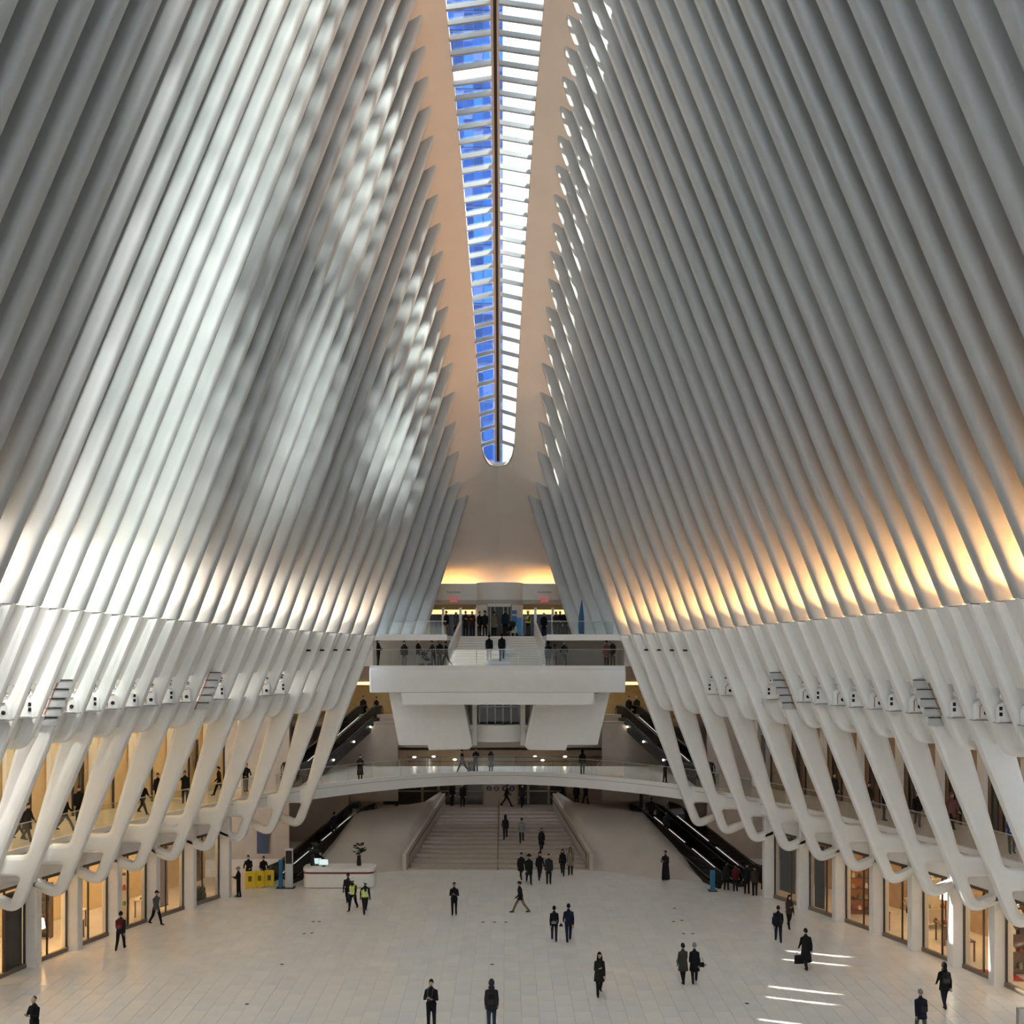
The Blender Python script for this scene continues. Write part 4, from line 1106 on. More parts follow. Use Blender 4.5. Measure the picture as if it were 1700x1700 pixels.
# ------------------------------------------------------------------ niche floodlights and grilles
HOUS = pmat('white_lamp_housing', (0.85,0.84,0.82), 0.3)
PORT = pmat('lamp_port_black', (0.015,0.015,0.02), 0.2)
COPPER = pmat('copper_conduit', (0.45,0.25,0.16), 0.4, metal=0.4)
NUM = ['first','second','third','fourth','fifth','sixth','seventh','eighth','ninth','tenth','eleventh','twelfth','thirteenth','fourteenth','fifteenth','sixteenth']
def lens(mb, c, r, mi=0): mb.tube([(c[0],c[1],c[2]),(c[0],c[1]-0.03,c[2])], r, 12, mi)
def ensure(label_done=set()): return label_done
for sx, side in SIDES:
    nf = 0; ng = 0
    for i in range(6, 24):
        if i in (8, 9): continue
        im = i-0.5; ym = (Yi(i)+T+Yi(i-1))/2
        x = sx*(Xlow(i-1,11.2)+0.30)
        if i in (11, 19):
            e = empty('niche_grille', (x+sx*0.08, Yi(i-1)-0.06, 10.7)); ng += 1
            tag(e, 'white louvred grille in the %s wall niche, %s from the far end' % (side, NUM[ng-1]), 'grille', 'niche grilles')
            for q in range(5):
                zz = 0.1+q*0.36; xx = -sx*Slow(i)*zz
                mb = MB(); mb.box(xx-0.30,xx+0.30,-0.03,0.0,zz,zz+0.29); mb.build('louvre_panel', pmat('louvre_grey',(0.5,0.5,0.5),0.5), e)
                mb = MB(); mb.box(xx-0.30,xx+0.30,-0.05,0.0,zz+0.29,zz+0.33); mb.build('slot', PORT, e)
            mb = MB(); mb.tube([(sx*0.33,-0.03,0.1),(sx*0.33-sx*Slow(i)*1.8,-0.03,1.9)], 0.03, 6); mb.build('conduit', COPPER, e)
            continue
        e = empty('niche_floodlight', (x, Yi(i-1)-0.24, 11.2)); nf += 1
        tag(e, 'white floodlight unit in the %s wall niche, %s from the far end' % (side, NUM[nf-1]), 'floodlight', 'niche floodlights')
        kindb = nf % 2
        mb = MB()
        lp = rounded([(-0.30,0.0),(0.30,0.0),(0.26,0.62),(0.0,0.78),(-0.26,0.62)], [0.03,0.03,0.15,0.15,0.15], 4)
        slab_profile(mb, [lp], -0.16, 0.16, 0.04); mb.build('housing', HOUS, e, True)
        mb = MB(); mb.ell((0,0.0,0.90),(0.19,0.2,0.13),12,8); mb.build('lamp_head', HOUS, e, True)
        mb = MB(); mb.box(-0.17,0.17,-0.22,-0.12,0.90,0.97); mb.build('lamp_slot', PORT, e)
        if kindb:
            for xx in (-0.22, 0.2):
                for zz in (0.25, 0.45):
                    mb = MB(); mb.box(xx-0.05,xx+0.05,-0.185,-0.15,zz,zz+0.13); mb.build('port', PORT, e)
            mb = MB(); mb.box(-0.05,0.22,-0.25,-0.1,1.02,1.09); mb.build('visor', PORT, e)
        else:
            mb = MB(); mb.tube([(-0.12,-0.17,0.1),(-0.12,-0.17,0.5),(0.0,-0.17,0.62),(0.16,-0.17,0.62)], 0.022, 6); mb.build('conduit', COPPER, e)
            mb = MB(); lens(mb, (0.1,-0.155,0.28), 0.08); mb.build('lens', PORT, e)
        mb = MB(); mb.box(-0.34,0.34,-0.2,0.2,0.0,0.03); mb.build('base_plate', GREY, e)
# four small dark slots high between the far ribs
for sx, side in SIDES:
    for q, i in enumerate((2,3,4,5)):
        im = i-0.5; x = sx*(Xlow(im,13.7)+0.24); y = (Yi(i)+T+Yi(i-1))/2
        e = empty('slot_vent', (x, y, 13.5)); tag(e, 'small black slot vent high on the %s wall, %s from the balcony' % (side, NUM[q]), 'vent', 'slot vents')
        mb = MB(); mb.box(-0.14,0.14,-0.14,0.14,0,0.1); mb.build('slot', PORT, e); mb = MB(); mb.box(-0.10,0.10,-0.16,0.16,-0.02,0.0); mb.build('lip', HOUS, e)

# ------------------------------------------------------------------ information desk, vases, barriers, pylons
dY = floorY(1474); dx0, dx1 = PX(503,dY), PX(621,dY)
desk = empty('information_desk', ((dx0+dx1)/2, dY+0.6, 0)); tag(desk, 'white rounded information desk with maroon stripe', 'desk')
hw = (dx1-dx0)/2
def deskloop(s): return rounded([(-hw-s,-0.75-s),(hw+s,-0.75-s),(hw+s,0.75+s),(-hw-s,0.75+s)], 0.5, 6)
for nm, z0, z1, s, m in (('body',0.04,0.82,0,WHITE2),('maroon_stripe',0.82,0.93,0.01,pmat('maroon', (0.22,0.03,0.05), 0.4)),('counter_top',0.93,1.12,0.03,WHITE2),('toe_kick',0,0.04,-0.08,DARK)):
    mb = MB(); plan_prism(mb, deskloop(s), z0, z1); mb.build(nm, m, desk)
def monitor(label, px, off, z):
    e = empty('monitor', (PX(px,dY), dY+off, z)); tag(e, label, 'monitor')
    mb = MB(); mb.box(-0.28,0.28,-0.02,0.02,0.08,0.44); mb.build('screen_case', DARK, e)
    mb = MB(); mb.box(-0.26,0.26,-0.028,-0.02,0.10,0.42); mb.build('screen', pmat('lit_screen', (0.7,0.85,0.85), 0.4, emit=(0.75,0.95,0.95), estr=0.5), e)
    mb = MB(); mb.box(-0.12,0.12,-0.08,0.08,0,0.015); mb.box(-0.03,0.03,-0.01,0.03,0.015,0.1); mb.build('stand', DARK, e)
monitor('lit monitor on the information desk before the attendant', 535, 0.45, 1.12)
monitor('dark edged monitor at the end of the information desk', 522, 0.75, 1.12)
for px, lab in ((515,'tall black vase of dark foliage beside the attendant at the desk'),(593,'tall black vase of dark foliage at the open end of the desk')):
    e = empty('plant_vase', (PX(px,dY), dY+0.75, 1.12)); tag(e, lab, 'vase')
    mb = MB(); mb.lathe((0,0,0), [(0.12,0),(0.14,0.1),(0.10,0.5),(0.13,0.58),(0.1,0.58)], 12); mb.build('vase', BLACK, e, True)
    for q in range(26):
        a = rng.uniform(0,6.28); r = rng.uniform(0.1,0.36); h = rng.uniform(0.7,1.25); b = a+0.3
        mb = MB(); c = Vector((r*math.cos(a), r*math.sin(a), h)); u = Vector((math.cos(b),math.sin(b),0.5))*0.17; v = Vector((-math.sin(b),math.cos(b),0.3))*0.12
        mb.add([c-u, c+v, c+u, c-v, (0,0,0.55),(0.01,0,0.55)],[(0,1,2,3),(0,4,5)]); mb.build('leaf', pmat('black_green_leaf',(0.015,0.02,0.015),0.6), e)
YEL = pmat('barrier_yellow', (0.75,0.55,0.02), 0.5)
for q,(px,py,rz,lab) in enumerate(((415,1475,0.25,'yellow folding barrier panel next to the white column'),(431,1474,-0.15,'yellow folding barrier panel in the middle of the row'),(447,1473,0.1,'yellow folding barrier panel nearest the white pylon'))):
    Y = floorY(py); e = empty('folding_barrier', (PX(px,Y),Y,0), rz); tag(e, lab, 'barrier', 'yellow folding barriers')
    mb = MB(); lp = rounded([(-0.27,0.06),(0.27,0.06),(0.27,0.98),(-0.27,0.98)], 0.06, 3); slab_profile(mb, [lp], -0.02, 0.02, 0); mb.build('panel', YEL, e)
    for x in (-0.2,0.2):
        mb = MB(); mb.box(x-0.03,x+0.03,-0.12,0.12,0,0.06); mb.build('foot', YEL, e)
    mb = MB(); mb.box(-0.1,0.1,-0.026,-0.02,0.4,0.7); mb.build('warning_mark', pmat('barrier_mark',(0.12,0.09,0.02),0.5), e)
def pylon(label, px, py, w, h, m, m2=None):
    Y = floorY(py); e = empty('sign_pylon', (PX(px,Y),Y,0)); tag(e, label, 'pylon')
    mb = MB(); mb.box(-w/2,w/2,-0.1,0.1,0.04,h); mb.build('body', m, e)
    mb = MB(); mb.box(-w/2-0.12,w/2+0.12,-0.25,0.25,0,0.04); mb.build('base', DARK, e)
    mb = MB(); mb.box(-w/2+0.03,w/2-0.03,-0.11,-0.1,h*0.62,h*0.95); mb.build('header', m2 or m, e)
    return e
pylon('white and black information pylon beside the left escalator', 480, 1474, 0.42, 2.25, pmat('pylon_white',(0.62,0.62,0.60),0.4), DARK)
pylon('slim blue pylon between the yellow barrier and the white pylon', 466, 1474, 0.2, 1.6, BLUE2)
pylon('slim blue pylon at the foot of the right escalator', 1183, 1479, 0.24, 1.15, BLUE2)
pylon('small grey kiosk at the lower right edge of the floor', 1696, 1715, 0.3, 0.9, GREY)
e = empty('notice_board', P(436,1417,69.8)); tag(e, 'dark blue notice board on the wall left of the escalators', 'sign')
mb = MB(); mb.box(-0.36,0.36,-0.04,0.04,0,1.5); mb.build('board', pmat('notice_navy',(0.02,0.04,0.09),0.4), e); mb = MB(); mb.box(-0.40,0.40,-0.02,0.05,-0.04,0); mb.box(-0.40,0.40,-0.02,0.05,1.5,1.54); mb.build('frame', GREY, e)
e = empty('ceiling_screen', P(1074,1320,73.5)); tag(e, 'small lit screen above the head of the right escalator', 'screen')
mb = MB(); mb.box(-0.3,0.3,-0.05,0.05,0,0.4); mb.build('case', DARK, e); mb = MB(); mb.box(-0.2,0.27,-0.06,-0.05,0.12,0.36); mb.build('screen', pmat('pale_screen',(0.8,0.9,1),0.4,emit=(0.8,0.9,1.0),estr=1.0), e); mb = MB(); mb.box(-0.5,-0.28,-0.1,0.1,-1.0,0.4); mb.build('post', BLACK, e)

# ------------------------------------------------------------------ people
def rotx(p, a, c):
    y, z = p[1]-c[1], p[2]-c[2]
    return (p[0], c[1]+y*math.cos(a)-z*math.sin(a), c[2]+y*math.sin(a)+z*math.cos(a))
def limb(mb, a, b, ra, rb):
    mb.tube([a, b], [ra, rb], 8); mb.ell(a, (ra,)*3, 8, 6); mb.ell(b, (rb,)*3, 8, 6)
def hand_mesh(mb, w, d, s, mi):
    """palm and five bent fingers; w wrist point, d forearm direction, s side"""
    d = Vector(d).normalized(); side = Vector((1,0,0)) if abs(d.x) < 0.8 else Vector((0,1,0))
    n = d.cross(side).normalized(); side = n.cross(d).normalized()
    w = Vector(w)
    c = w + d*0.05
    mb.hexa([w-side*0.03-n*0.014, w+side*0.03-n*0.014, w+side*0.03+n*0.014, w-side*0.03+n*0.014,
             w+d*0.095-side*0.042-n*0.013, w+d*0.095+side*0.042-n*0.013, w+d*0.095+side*0.042+n*0.013, w+d*0.095-side*0.042+n*0.013], mi)
    for q, (o, L) in enumerate(((-0.033,0.068),(-0.011,0.08),(0.011,0.076),(0.033,0.058))):
        p0 = w + d*0.09 + side*o; p1 = p0 + d*L*0.55 + n*0.012; p2 = p1 + d*L*0.45 + n*0.028
        mb.tube([p0,p1,p2], [0.0095,0.009,0.0065], 5, mi)
    t0 = w + d*0.03 + side*(-s)*0.035; t1 = t0 + d*0.035 - side*s*0.025; t2 = t1 + d*0.03 - side*s*0.004
    mb.tube([t0,t1,t2], [0.012,0.011,0.008], 5, mi)
POSES = {
 'stand': dict(legs=((2,2),(-3,2)), arms=((4,8,12,0),(2,8,14,0)), lean=0),
 'walk':  dict(legs=((24,6),(-18,22)), arms=((-20,7,18,0),(22,7,24,0)), lean=3),
 'walk2': dict(legs=((-17,20),(22,5)), arms=((20,8,22,0),(-18,7,18,0)), lean=3),
 'stride':dict(legs=((32,8),(-26,14)), arms=((-24,7,15,0),(24,7,30,0)), lean=5),
 'phone': dict(legs=((3,3),(-4,4)), arms=((22,10,92,32),(18,12,88,34)), lean=0),
 'phonewalk': dict(legs=((18,8),(-14,22)), arms=((22,10,92,30),(8,8,18,0)), lean=2),
 'lean':  dict(legs=((6,3),(-6,3)), arms=((38,14,42,12),(36,14,46,12)), lean=12),
 'raise': dict(legs=((3,3),(-3,3)), arms=((70,24,100,20),(4,8,14,0)), lean=0),
 'climb': dict(legs=((46,52),(-6,4)), arms=((-12,7,20,0),(16,7,26,0)), lean=7),
 'sit':   dict(legs=((84,84),(82,84)), arms=((28,8,40,10),(26,8,44,10)), lean=4),
}
DARKFACE = pmat('face_dark', (0.03,0.02,0.02), 0.5)
MOUTH = pmat('mouth_rose', (0.35,0.12,0.10), 0.5)
TPL = {}
def make_body(pose, female=False):
    key = (pose, female)
    if key in TPL: return TPL[key]
    ps = POSES[pose]; R = math.radians
    hipw = 0.095; hz = 0.92
    caps = []   # (a, b, ra, rb, region)
    low = 9
    feet = []
    for s, (th, kb) in zip((-1,1), ps['legs']):
        hip = Vector((s*hipw,0,hz)); th, kb = R(th), R(kb)
        knee = hip + Vector((0,-math.sin(th),-math.cos(th)))*0.43
        an = knee + Vector((0,-math.sin(th-kb),-math.cos(th-kb)))*0.41
        caps.append([hip, knee, 0.100, 0.074, 2]); caps.append([knee, an, 0.074, 0.058, 2])
        toe = an + Vector((s*0.02,-0.17,-0.045)); heel = an + Vector((0,0.04,-0.04))
        caps.append([heel, toe, 0.042, 0.036, 3]); caps.append([an, an+Vector((0,-0.05,-0.03)), 0.048, 0.045, 3])
        low = min(low, an.z)
    dz = 0.083 - low
    sw = 0.172 if not female else 0.152
    lean = R(ps['lean']); pc = (0,0,hz)
    up = []
    hands = []
    for s, (sp, sa, eb, ei) in zip((-1,1), ps['arms']):
        sh = Vector((s*sw,0,1.365)); sp, sa, eb, ei = R(sp), R(sa), R(eb), R(ei)
        el = sh + Vector((s*math.sin(sa), -math.sin(sp)*math.cos(sa), -math.cos(sp)*math.cos(sa)))*0.29
        fd = Vector((-s*math.sin(ei)*1.0, -math.sin(sp+eb)*math.cos(ei), -math.cos(sp+eb)*math.cos(ei)))
        wr = el + fd*0.25
        up.append([sh, el, 0.063, 0.052, 1]); up.append([el, wr, 0.052, 0.040, 1])
        hands.append((wr, fd, s))
    nk0, nk1 = Vector((0,0.0,1.44)), Vector((0,-0.015,1.56))
    up.append([nk0, nk1, 0.055, 0.052, 0])
    k = 0.9 if female else 1.0
    rings_def = [(0.80,0.150,0.115),(0.90,0.165,0.125),(1.04,0.152*k,0.118),(1.20,0.172*k,0.128),(1.32,0.184*k,0.130),(1.40,0.155*k,0.110),(1.445,0.108*k,0.09),(1.49,0.068,0.068)]
    mb = MB()
    for a, b, ra, rb, rg in caps: limb(mb, a, b, ra, rb)
    RX = lambda p: Vector(rotx(p, lean, pc)) if lean else Vector(p)
    rings = []
    for z, w, d in rings_def:
        rings.append([RX((w*math.cos(2*math.pi*q/14), d*math.sin(2*math.pi*q/14), z)) for q in range(14)])
    mb.loft(rings)
    up2 = []
    for a, b, ra, rb, rg in up:
        a2, b2 = RX(a), RX(b); limb(mb, a2, b2, ra, rb); up2.append([a2,b2,ra,rb,rg])
    spine = [[RX((0,0,0.86)), RX((0,0,1.40)), 0.15, 0.16, 1]]
    me = mb.mesh('raw_body', WHITE, recalc=True)
    ob = bpy.data.objects.new('raw_body', me); COL.objects.link(ob)
    md = ob.modifiers.new('r', 'REMESH'); md.mode = 'VOXEL'; md.voxel_size = 0.021
    sm = ob.modifiers.new('s', 'SMOOTH'); sm.iterations = 4; sm.factor = 0.5
    dg = bpy.context.evaluated_depsgraph_get()
    ev = ob.evaluated_get(dg); m2 = ev.to_mesh()
    nv = len(m2.vertices); co = np.empty(nv*3); m2.vertices.foreach_get('co', co); co = co.reshape(-1,3)
    faces = [tuple(p.vertices) for p in m2.polygons]
    ev.to_mesh_clear(); bpy.data.objects.remove(ob); bpy.data.meshes.remove(me)
    cen = np.array([co[list(f)].mean(axis=0) for f in faces])
    allc = caps + up2 + spine
    best = np.full(len(faces), 9.9); reg = np.zeros(len(faces), int)
    for a, b, ra, rb, rg in allc:
        a = np.array(a); b = np.array(b); ab = b-a; t = np.clip(((cen-a)@ab)/max(1e-9, ab@ab), 0, 1)
        dist = np.linalg.norm(cen-(a+t[:,None]*ab), axis=1) - (ra+(rb-ra)*t)
        m = dist < best; best[m] = dist[m]; reg[m] = rg
    out = MB(); out.v = [tuple(p) for p in co]; out.f = list(faces)
    # jacket covers the hips
    reg[(reg == 2) & (cen[:,2] > 0.80)] = 1
    out.m = [int(r) for r in reg]
    for wr, fd, s in hands:
        w2 = RX(wr); f2 = RX(wr+fd*0.1)-w2
        hand_mesh(out, w2, f2, s, 0)
    # head with face
    hc = RX((0,-0.02,1.65))
    hm = MB(); nu, nvv = 18, 14; rings = []
    for kk in range(nvv+1):
        a = -math.pi/2 + math.pi*kk/nvv; cr = max(math.cos(a),0.03); zz = math.sin(a); ring = []
        for q in range(nu):
            t = 2*math.pi*q/nu; x = 0.083*cr*math.cos(t); y = 0.103*cr*math.sin(t); z = 0.129*zz
            if z < -0.02: x *= 1+z*2.2; 
            if z < -0.05 and y > 0: y *= 0.75
            if y < -0.05 and abs(x) < 0.02 and -0.035 < z < 0.02: y -= 0.022*(1-abs(z+0.02)/0.05)
            ring.append((hc.x+x, hc.y+y, hc.z+z))
        rings.append(ring)
    out.loft(rings, 0)
    for s in (-1,1):
        out.ell((hc.x+s*0.03, hc.y-0.082, hc.z+0.008), (0.012,0.012,0.007), 6, 4, 4)
        out.ell((hc.x+s*0.077, hc.y+0.005, hc.z-0.01), (0.012,0.02,0.03), 6, 4, 0)
    out.ell((hc.x, hc.y-0.083, hc.z-0.062), (0.024,0.012,0.006), 6, 4, 5)
    out.v = [(p[0],p[1],p[2]+dz) for p in out.v]
    mesh = out.mesh('body_'+pose, [WHITE]*6, True, None, recalc=True)
    TPL[key] = (mesh, hc + Vector((0,0,dz)), dz, [ (RX(w)+Vector((0,0,dz)), f, s) for w, f, s in hands], lean)
    return TPL[key]
# hair and hats, modelled round the head centre
HAIR = {}
def shell(nu, nv, r, cut, extra=None):
    rings = []
    for kk in range(nv+1):
        a = math.pi/2*(1-kk/nv*1.0)
        rings.append((a,))
    return rings
def make_hair(kind):
    if kind in HAIR: return HAIR[kind]
    mb = MB(); nu = 16
    def cap(rx, ry, rz, front, back, dy=0.008, top=0.0):
        rings = []
        for kk in range(9):
            f = kk/8; ring = []
            for q in range(nu):
                t = 2*math.pi*q/nu; s = (1+math.sin(t))/2   # 0 front (-y) .. 1 back
                lowz = front + (back-front)*s
                a = math.pi/2*(1-f) + math.asin(max(-0.95,min(0.95,lowz/rz)))*f
                cr = max(math.cos(a), 0.03)
                ring.append((rx*cr*math.cos(t), ry*cr*math.sin(t)+dy, rz*math.sin(a)+top))
            rings.append(ring)
        inner = [[(p[0]*0.9, p[1]*0.9, p[2]) for p in rings[-1]]]
        mb.loft(rings+inner, 0)
    if kind == 'short': cap(0.083,0.104,0.130,0.055,-0.045)
    elif kind == 'bald': cap(0.079,0.100,0.125,0.085,-0.01)
    elif kind == 'beanie': cap(0.090,0.110,0.145,0.045,-0.02,0.008,0.008)
    elif kind == 'cap':
        cap(0.086,0.106,0.135,0.05,-0.01); mb.hexa([(-0.06,-0.09,0.045),(0.06,-0.09,0.045),(0.05,-0.17,0.035),(-0.05,-0.17,0.035),(-0.06,-0.09,0.055),(0.06,-0.09,0.055),(0.05,-0.17,0.043),(-0.05,-0.17,0.043)])
    elif kind == 'hardhat':
        cap(0.100,0.122,0.140,0.05,0.03,0.0,0.015); mb.lathe((0,-0.01,0.05), [(0.10,0),(0.15,-0.004),(0.15,0.006),(0.10,0.014)], 18); mb.box(-0.012,0.012,-0.10,0.10,0.14,0.165)
    elif kind == 'fedora':
        mb.lathe((0,0,0.05), [(0.09,0),(0.19,0.0),(0.19,0.01),(0.095,0.02),(0.085,0.11),(0.05,0.12),(0.02,0.115)], 18)
    elif kind == 'hood':
        cap(0.100,0.125,0.150,0.06,-0.10,0.015); mb.ell((0,0.05,-0.13),(0.11,0.09,0.07),10,6)
    elif kind == 'long':
        cap(0.090,0.112,0.135,0.06,-0.10,0.010)
        rings = []
        for z, w, d, y in ((-0.02,0.085,0.05,0.07),(-0.12,0.095,0.055,0.085),(-0.24,0.10,0.05,0.09),(-0.34,0.07,0.03,0.085)):
            rings.append([(w*math.cos(2*math.pi*q/12), y+d*math.sin(2*math.pi*q/12), z) for q in range(12)])
        mb.loft(rings)
        for s in (-1,1): mb.tube([(s*0.075,-0.03,0.0),(s*0.088,-0.03,-0.12),(s*0.08,-0.06,-0.26)], [0.02,0.026,0.012], 6)
    elif kind == 'bun':
        cap(0.085,0.106,0.132,0.06,-0.06); mb.ell((0,0.10,0.06),(0.05,0.05,0.05),10,6)
    elif kind == 'curly':
        cap(0.11,0.13,0.155,0.07,-0.10,0.01)
    HAIR[kind] = mb.mesh('hair_'+kind, WHITE, True, None)
    return HAIR[kind]
COATS = {}
def make_coat(kind, lean):
    key = (kind, round(lean,2))
    if key in COATS: return COATS[key]
    hem = {'short':0.74,'mid':0.60,'long':0.38,'robe':0.06}[kind]
    mb = MB(); rings = []
    zs = np.linspace(1.45, hem, 8)
    for q, z in enumerate(zs):
        f = q/7
        w = np.interp(z, [0.0,0.6,0.9,1.05,1.3,1.40,1.45], [0.26,0.225,0.195,0.178,0.192,0.145,0.085]); d = np.interp(z, [0.0,0.6,0.9,1.05,1.3,1.40,1.45], [0.22,0.19,0.155,0.142,0.150,0.125,0.09])
        ring = []
        for t in range(18):
            a = 2*math.pi*t/18; wob = 1+0.03*math.sin(5*a)*f
            p = (w*wob*math.cos(a), d*wob*math.sin(a), z)
            if z > 0.92 and lean: p = rotx(p, lean, (0,0,0.92))
            ring.append(p)
        rings.append(ring)
    inner = [[(p[0]*0.94,p[1]*0.94,p[2]+0.01) for p in rings[-1]]]
    mb.loft(rings+inner, 0, caps=False)
    COATS[key] = mb.mesh('coat_'+kind, WHITE, True, None)
    return COATS[key]
CM = {}
def cloth(c):
    key = tuple(round(x,3) for x in c)
    if key not in CM: CM[key] = pmat('cloth_%03d_%03d_%03d' % tuple(int(x*1000) for x in key), key, 0.8, spec=0.2, noise=0.15, nscale=8)
    return CM[key]
SKIN = [pmat('skin_light', (0.55,0.36,0.27), 0.5), pmat('skin_mid', (0.36,0.21,0.14), 0.5), pmat('skin_deep', (0.12,0.065,0.045), 0.5)]
BLK=(0.012,0.012,0.014); NVY=(0.012,0.018,0.04); CHAR=(0.03,0.03,0.033); GRY=(0.10,0.10,0.10); LGR=(0.22,0.22,0.22); OLV=(0.055,0.048,0.036); BRN=(0.05,0.032,0.024); KHA=(0.22,0.15,0.10); JEAN=(0.03,0.05,0.09); MAR=(0.09,0.015,0.018); TANC=(0.22,0.18,0.13); BLUEC=(0.01,0.05,0.22); HAIRD=(0.012,0.009,0.008); HAIRB=(0.06,0.035,0.02); WHT=(0.75,0.75,0.74); TEAL=(0.015,0.035,0.045); ROSE=(0.22,0.10,0.10)
def setmats(o, mats):
    for q, m in enumerate(mats):
        o.material_slots[q].link = 'OBJECT'; o.material_slots[q].material = m
def person(label, X, Y, z, pose='stand', face=0, H=1.72, top=BLK, bottom=BLK, shoe=BLK, hair='short', haircol=HAIRD, coat=None, skin=0, female=False, vest=False, group=None, strip=None):
    me, hc, dz, hands, lean = make_body(pose, female)
    e = empty('person', (X, Y, z), math.radians(face)); s = H/1.775
    e.scale = (s,s,s); tag(e, label, 'person', group)
    b = inst('body', me, e); setmats(b, [SKIN[skin], cloth(top), cloth(bottom), cloth(shoe), DARKFACE, MOUTH])
    h = inst({'hardhat':'hard_hat','beanie':'beanie','cap':'cap','fedora':'brimmed_hat','hood':'hood'}.get(hair,'hair'), make_hair(hair), e, hc, 0)
    h.scale = (1.07,1.07,1.06); setmats(h, [cloth(haircol)])
    if coat:
        c = inst('coat', make_coat(coat, lean), e, (0,0,dz)); setmats(c, [cloth(top)])
    if vest:
        hv = pmat('hi_vis_yellow', (0.62,0.75,0.02), 0.6, emit=(0.6,0.75,0.0), estr=0.0)
        mb = MB(); rings = []
        for zz, w, d in ((1.46,0.10,0.10),(1.40,0.175,0.13),(1.3,0.212,0.157),(1.05,0.19,0.15),(0.92,0.205,0.163)):
            rings.append([(w*math.cos(2*math.pi*q/18), d*math.sin(2*math.pi*q/18), zz+dz) for q in range(18)])
        mb.loft(rings, 0, caps=False); v = mb.build('vest', hv, e, True)
        for xx in (-0.09, 0.09):
            mb = MB(); mb.box(xx-0.025, xx+0.025, -0.168, -0.15, 0.95+dz, 1.36+dz); mb.box(-0.2,0.2,-0.17,-0.14,1.0+dz,1.05+dz) if xx < 0 else None; mb.build('reflective_stripe', pmat('silver_tape', (0.7,0.7,0.68), 0.3), v)
    return e, s, hc, hands
def fl(label, px, py, **k):
    z = k.pop('z', 0.0); Y = floorY(py, z); return person(label, PX(px, Y), Y, z, **k)
def at_(label, px, Y, z, **k): return person(label, PX(px, Y), Y, z, **k)
def carried(name, label, cat, pinfo, off, build):
    e, s, hc, hands = pinfo
    m = Matrix.Rotation(e.rotation_euler.z, 3, 'Z')
    o = empty(name, Vector(e.location) + m @ (Vector(off)*s), e.rotation_euler.z); o.scale = e.scale; tag(o, label, cat); build(o); return o
def b_backpack(col):
    def f(o):
        mb = MB(); lp = rounded([(-0.15,0),(0.15,0),(0.14,0.40),(-0.14,0.40)], [0.05,0.05,0.12,0.12], 4)
        slab_profile(mb, [lp], 0.0, 0.15, 0.04); mb.build('pack', cloth(col), o, True)
        mb = MB(); lp = rounded([(-0.11,0.03),(0.11,0.03),(0.11,0.2),(-0.11,0.2)], 0.03, 3); slab_profile(mb, [lp], 0.13, 0.19, 0.02); mb.build('pocket', cloth(tuple(c*1.6+0.01 for c in col)), o, True)
        for x in (-0.10,0.10):
            mb = MB(); mb.tube([(x,0.02,0.36),(x,-0.08,0.42),(x,-0.27,0.36),(x,-0.29,0.16),(x,-0.02,0.02)], 0.016, 5); mb.build('strap', cloth(col), o, True)
    return f
def b_bag(col, w=0.3, h=0.24, d=0.1, hl=0.2):
    def f(o):
        mb = MB(); lp = rounded([(-w/2,-h),(w/2,-h),(w/2*0.9,0),(-w/2*0.9,0)], 0.03, 3); slab_profile(mb, [lp], -d/2, d/2, 0.02); mb.build('bag_body', cloth(col), o, True)
        mb = MB(); mb.tube([(-w/4,0,0),(-w/5,0,hl*0.8),(0,0,hl),(w/5,0,hl*0.8),(w/4,0,0)], 0.01, 5); mb.build('handle', cloth(col), o, True)
    return f
# --- main floor
p = fl('person in black hooded jacket looking down, cut off at the lower left corner', 57, 1737, pose='phone', face=-20, H=1.74, hair='bald', top=BLK)
p = fl('person walking away in dark jacket with red backpack near the left shops', 200, 1577, pose='walk', face=185, H=1.78, top=CHAR, hair='beanie', haircol=BLK)
carried('backpack', 'dark backpack with red top on the walker near the left shops', 'backpack', p, (0,0.14,1.02), b_backpack((0.12,0.015,0.02)))
p = fl('person in grey jacket and black cap walking past the lilac shop window', 259, 1535, pose='walk2', face=60, H=1.74, top=GRY, hair='cap', haircol=BLK)
fl('worker in yellow vest and white hard hat overlapping a person in black', 586, 1511, pose='walk', face=-15, H=1.72, top=BLK, vest=True, hair='hardhat', haircol=WHT, skin=2)
fl('worker in yellow vest and white hard hat in mid stride by the desk', 606, 1515, pose='stride', face=15, H=1.76, top=BLK, vest=True, hair='hardhat', haircol=WHT, skin=2)
fl('person in black walking half hidden behind the two vested workers', 578, 1503, pose='walk2', face=0, H=1.78, top=BLK, hair='short', skin=2)
fl('person all in black standing alone with joined hands in the middle of the floor', 754, 1519, pose='phone', face=0, H=1.68, top=BLK, hair='short', skin=1)
p = fl('person in dark blazer with camera standing at the bottom centre', 716, 1709, pose='phone', face=-8, H=1.82, top=BLK, bottom=BLK, hair='short')
def b_cam(o):
    mb = MB(); mb.box(-0.07,0.07,-0.04,0.04,-0.05,0.05); mb.build('camera_body', BLACK, o); mb = MB(); mb.tube([(0,-0.04,0),(0,-0.12,0)],0.04,10); mb.build('camera_lens', BLACK, o)
    mb = MB(); mb.tube([(-0.07,0.0,0.03),(-0.10,0.16,0.35),(0,0.2,0.42),(0.1,0.16,0.35),(0.07,0,0.03)],0.012,5); mb.build('neck_strap', cloth(GRY), o)
carried('camera', 'black camera held by the person in dark blazer', 'camera', p, (0,-0.30,1.16), b_cam)
p = fl('person seen from behind in dark jacket and blue jeans at the bottom centre', 816, 1710, pose='stand', face=180, H=1.82, top=CHAR, bottom=JEAN, hair='hood', haircol=CHAR, coat='short')
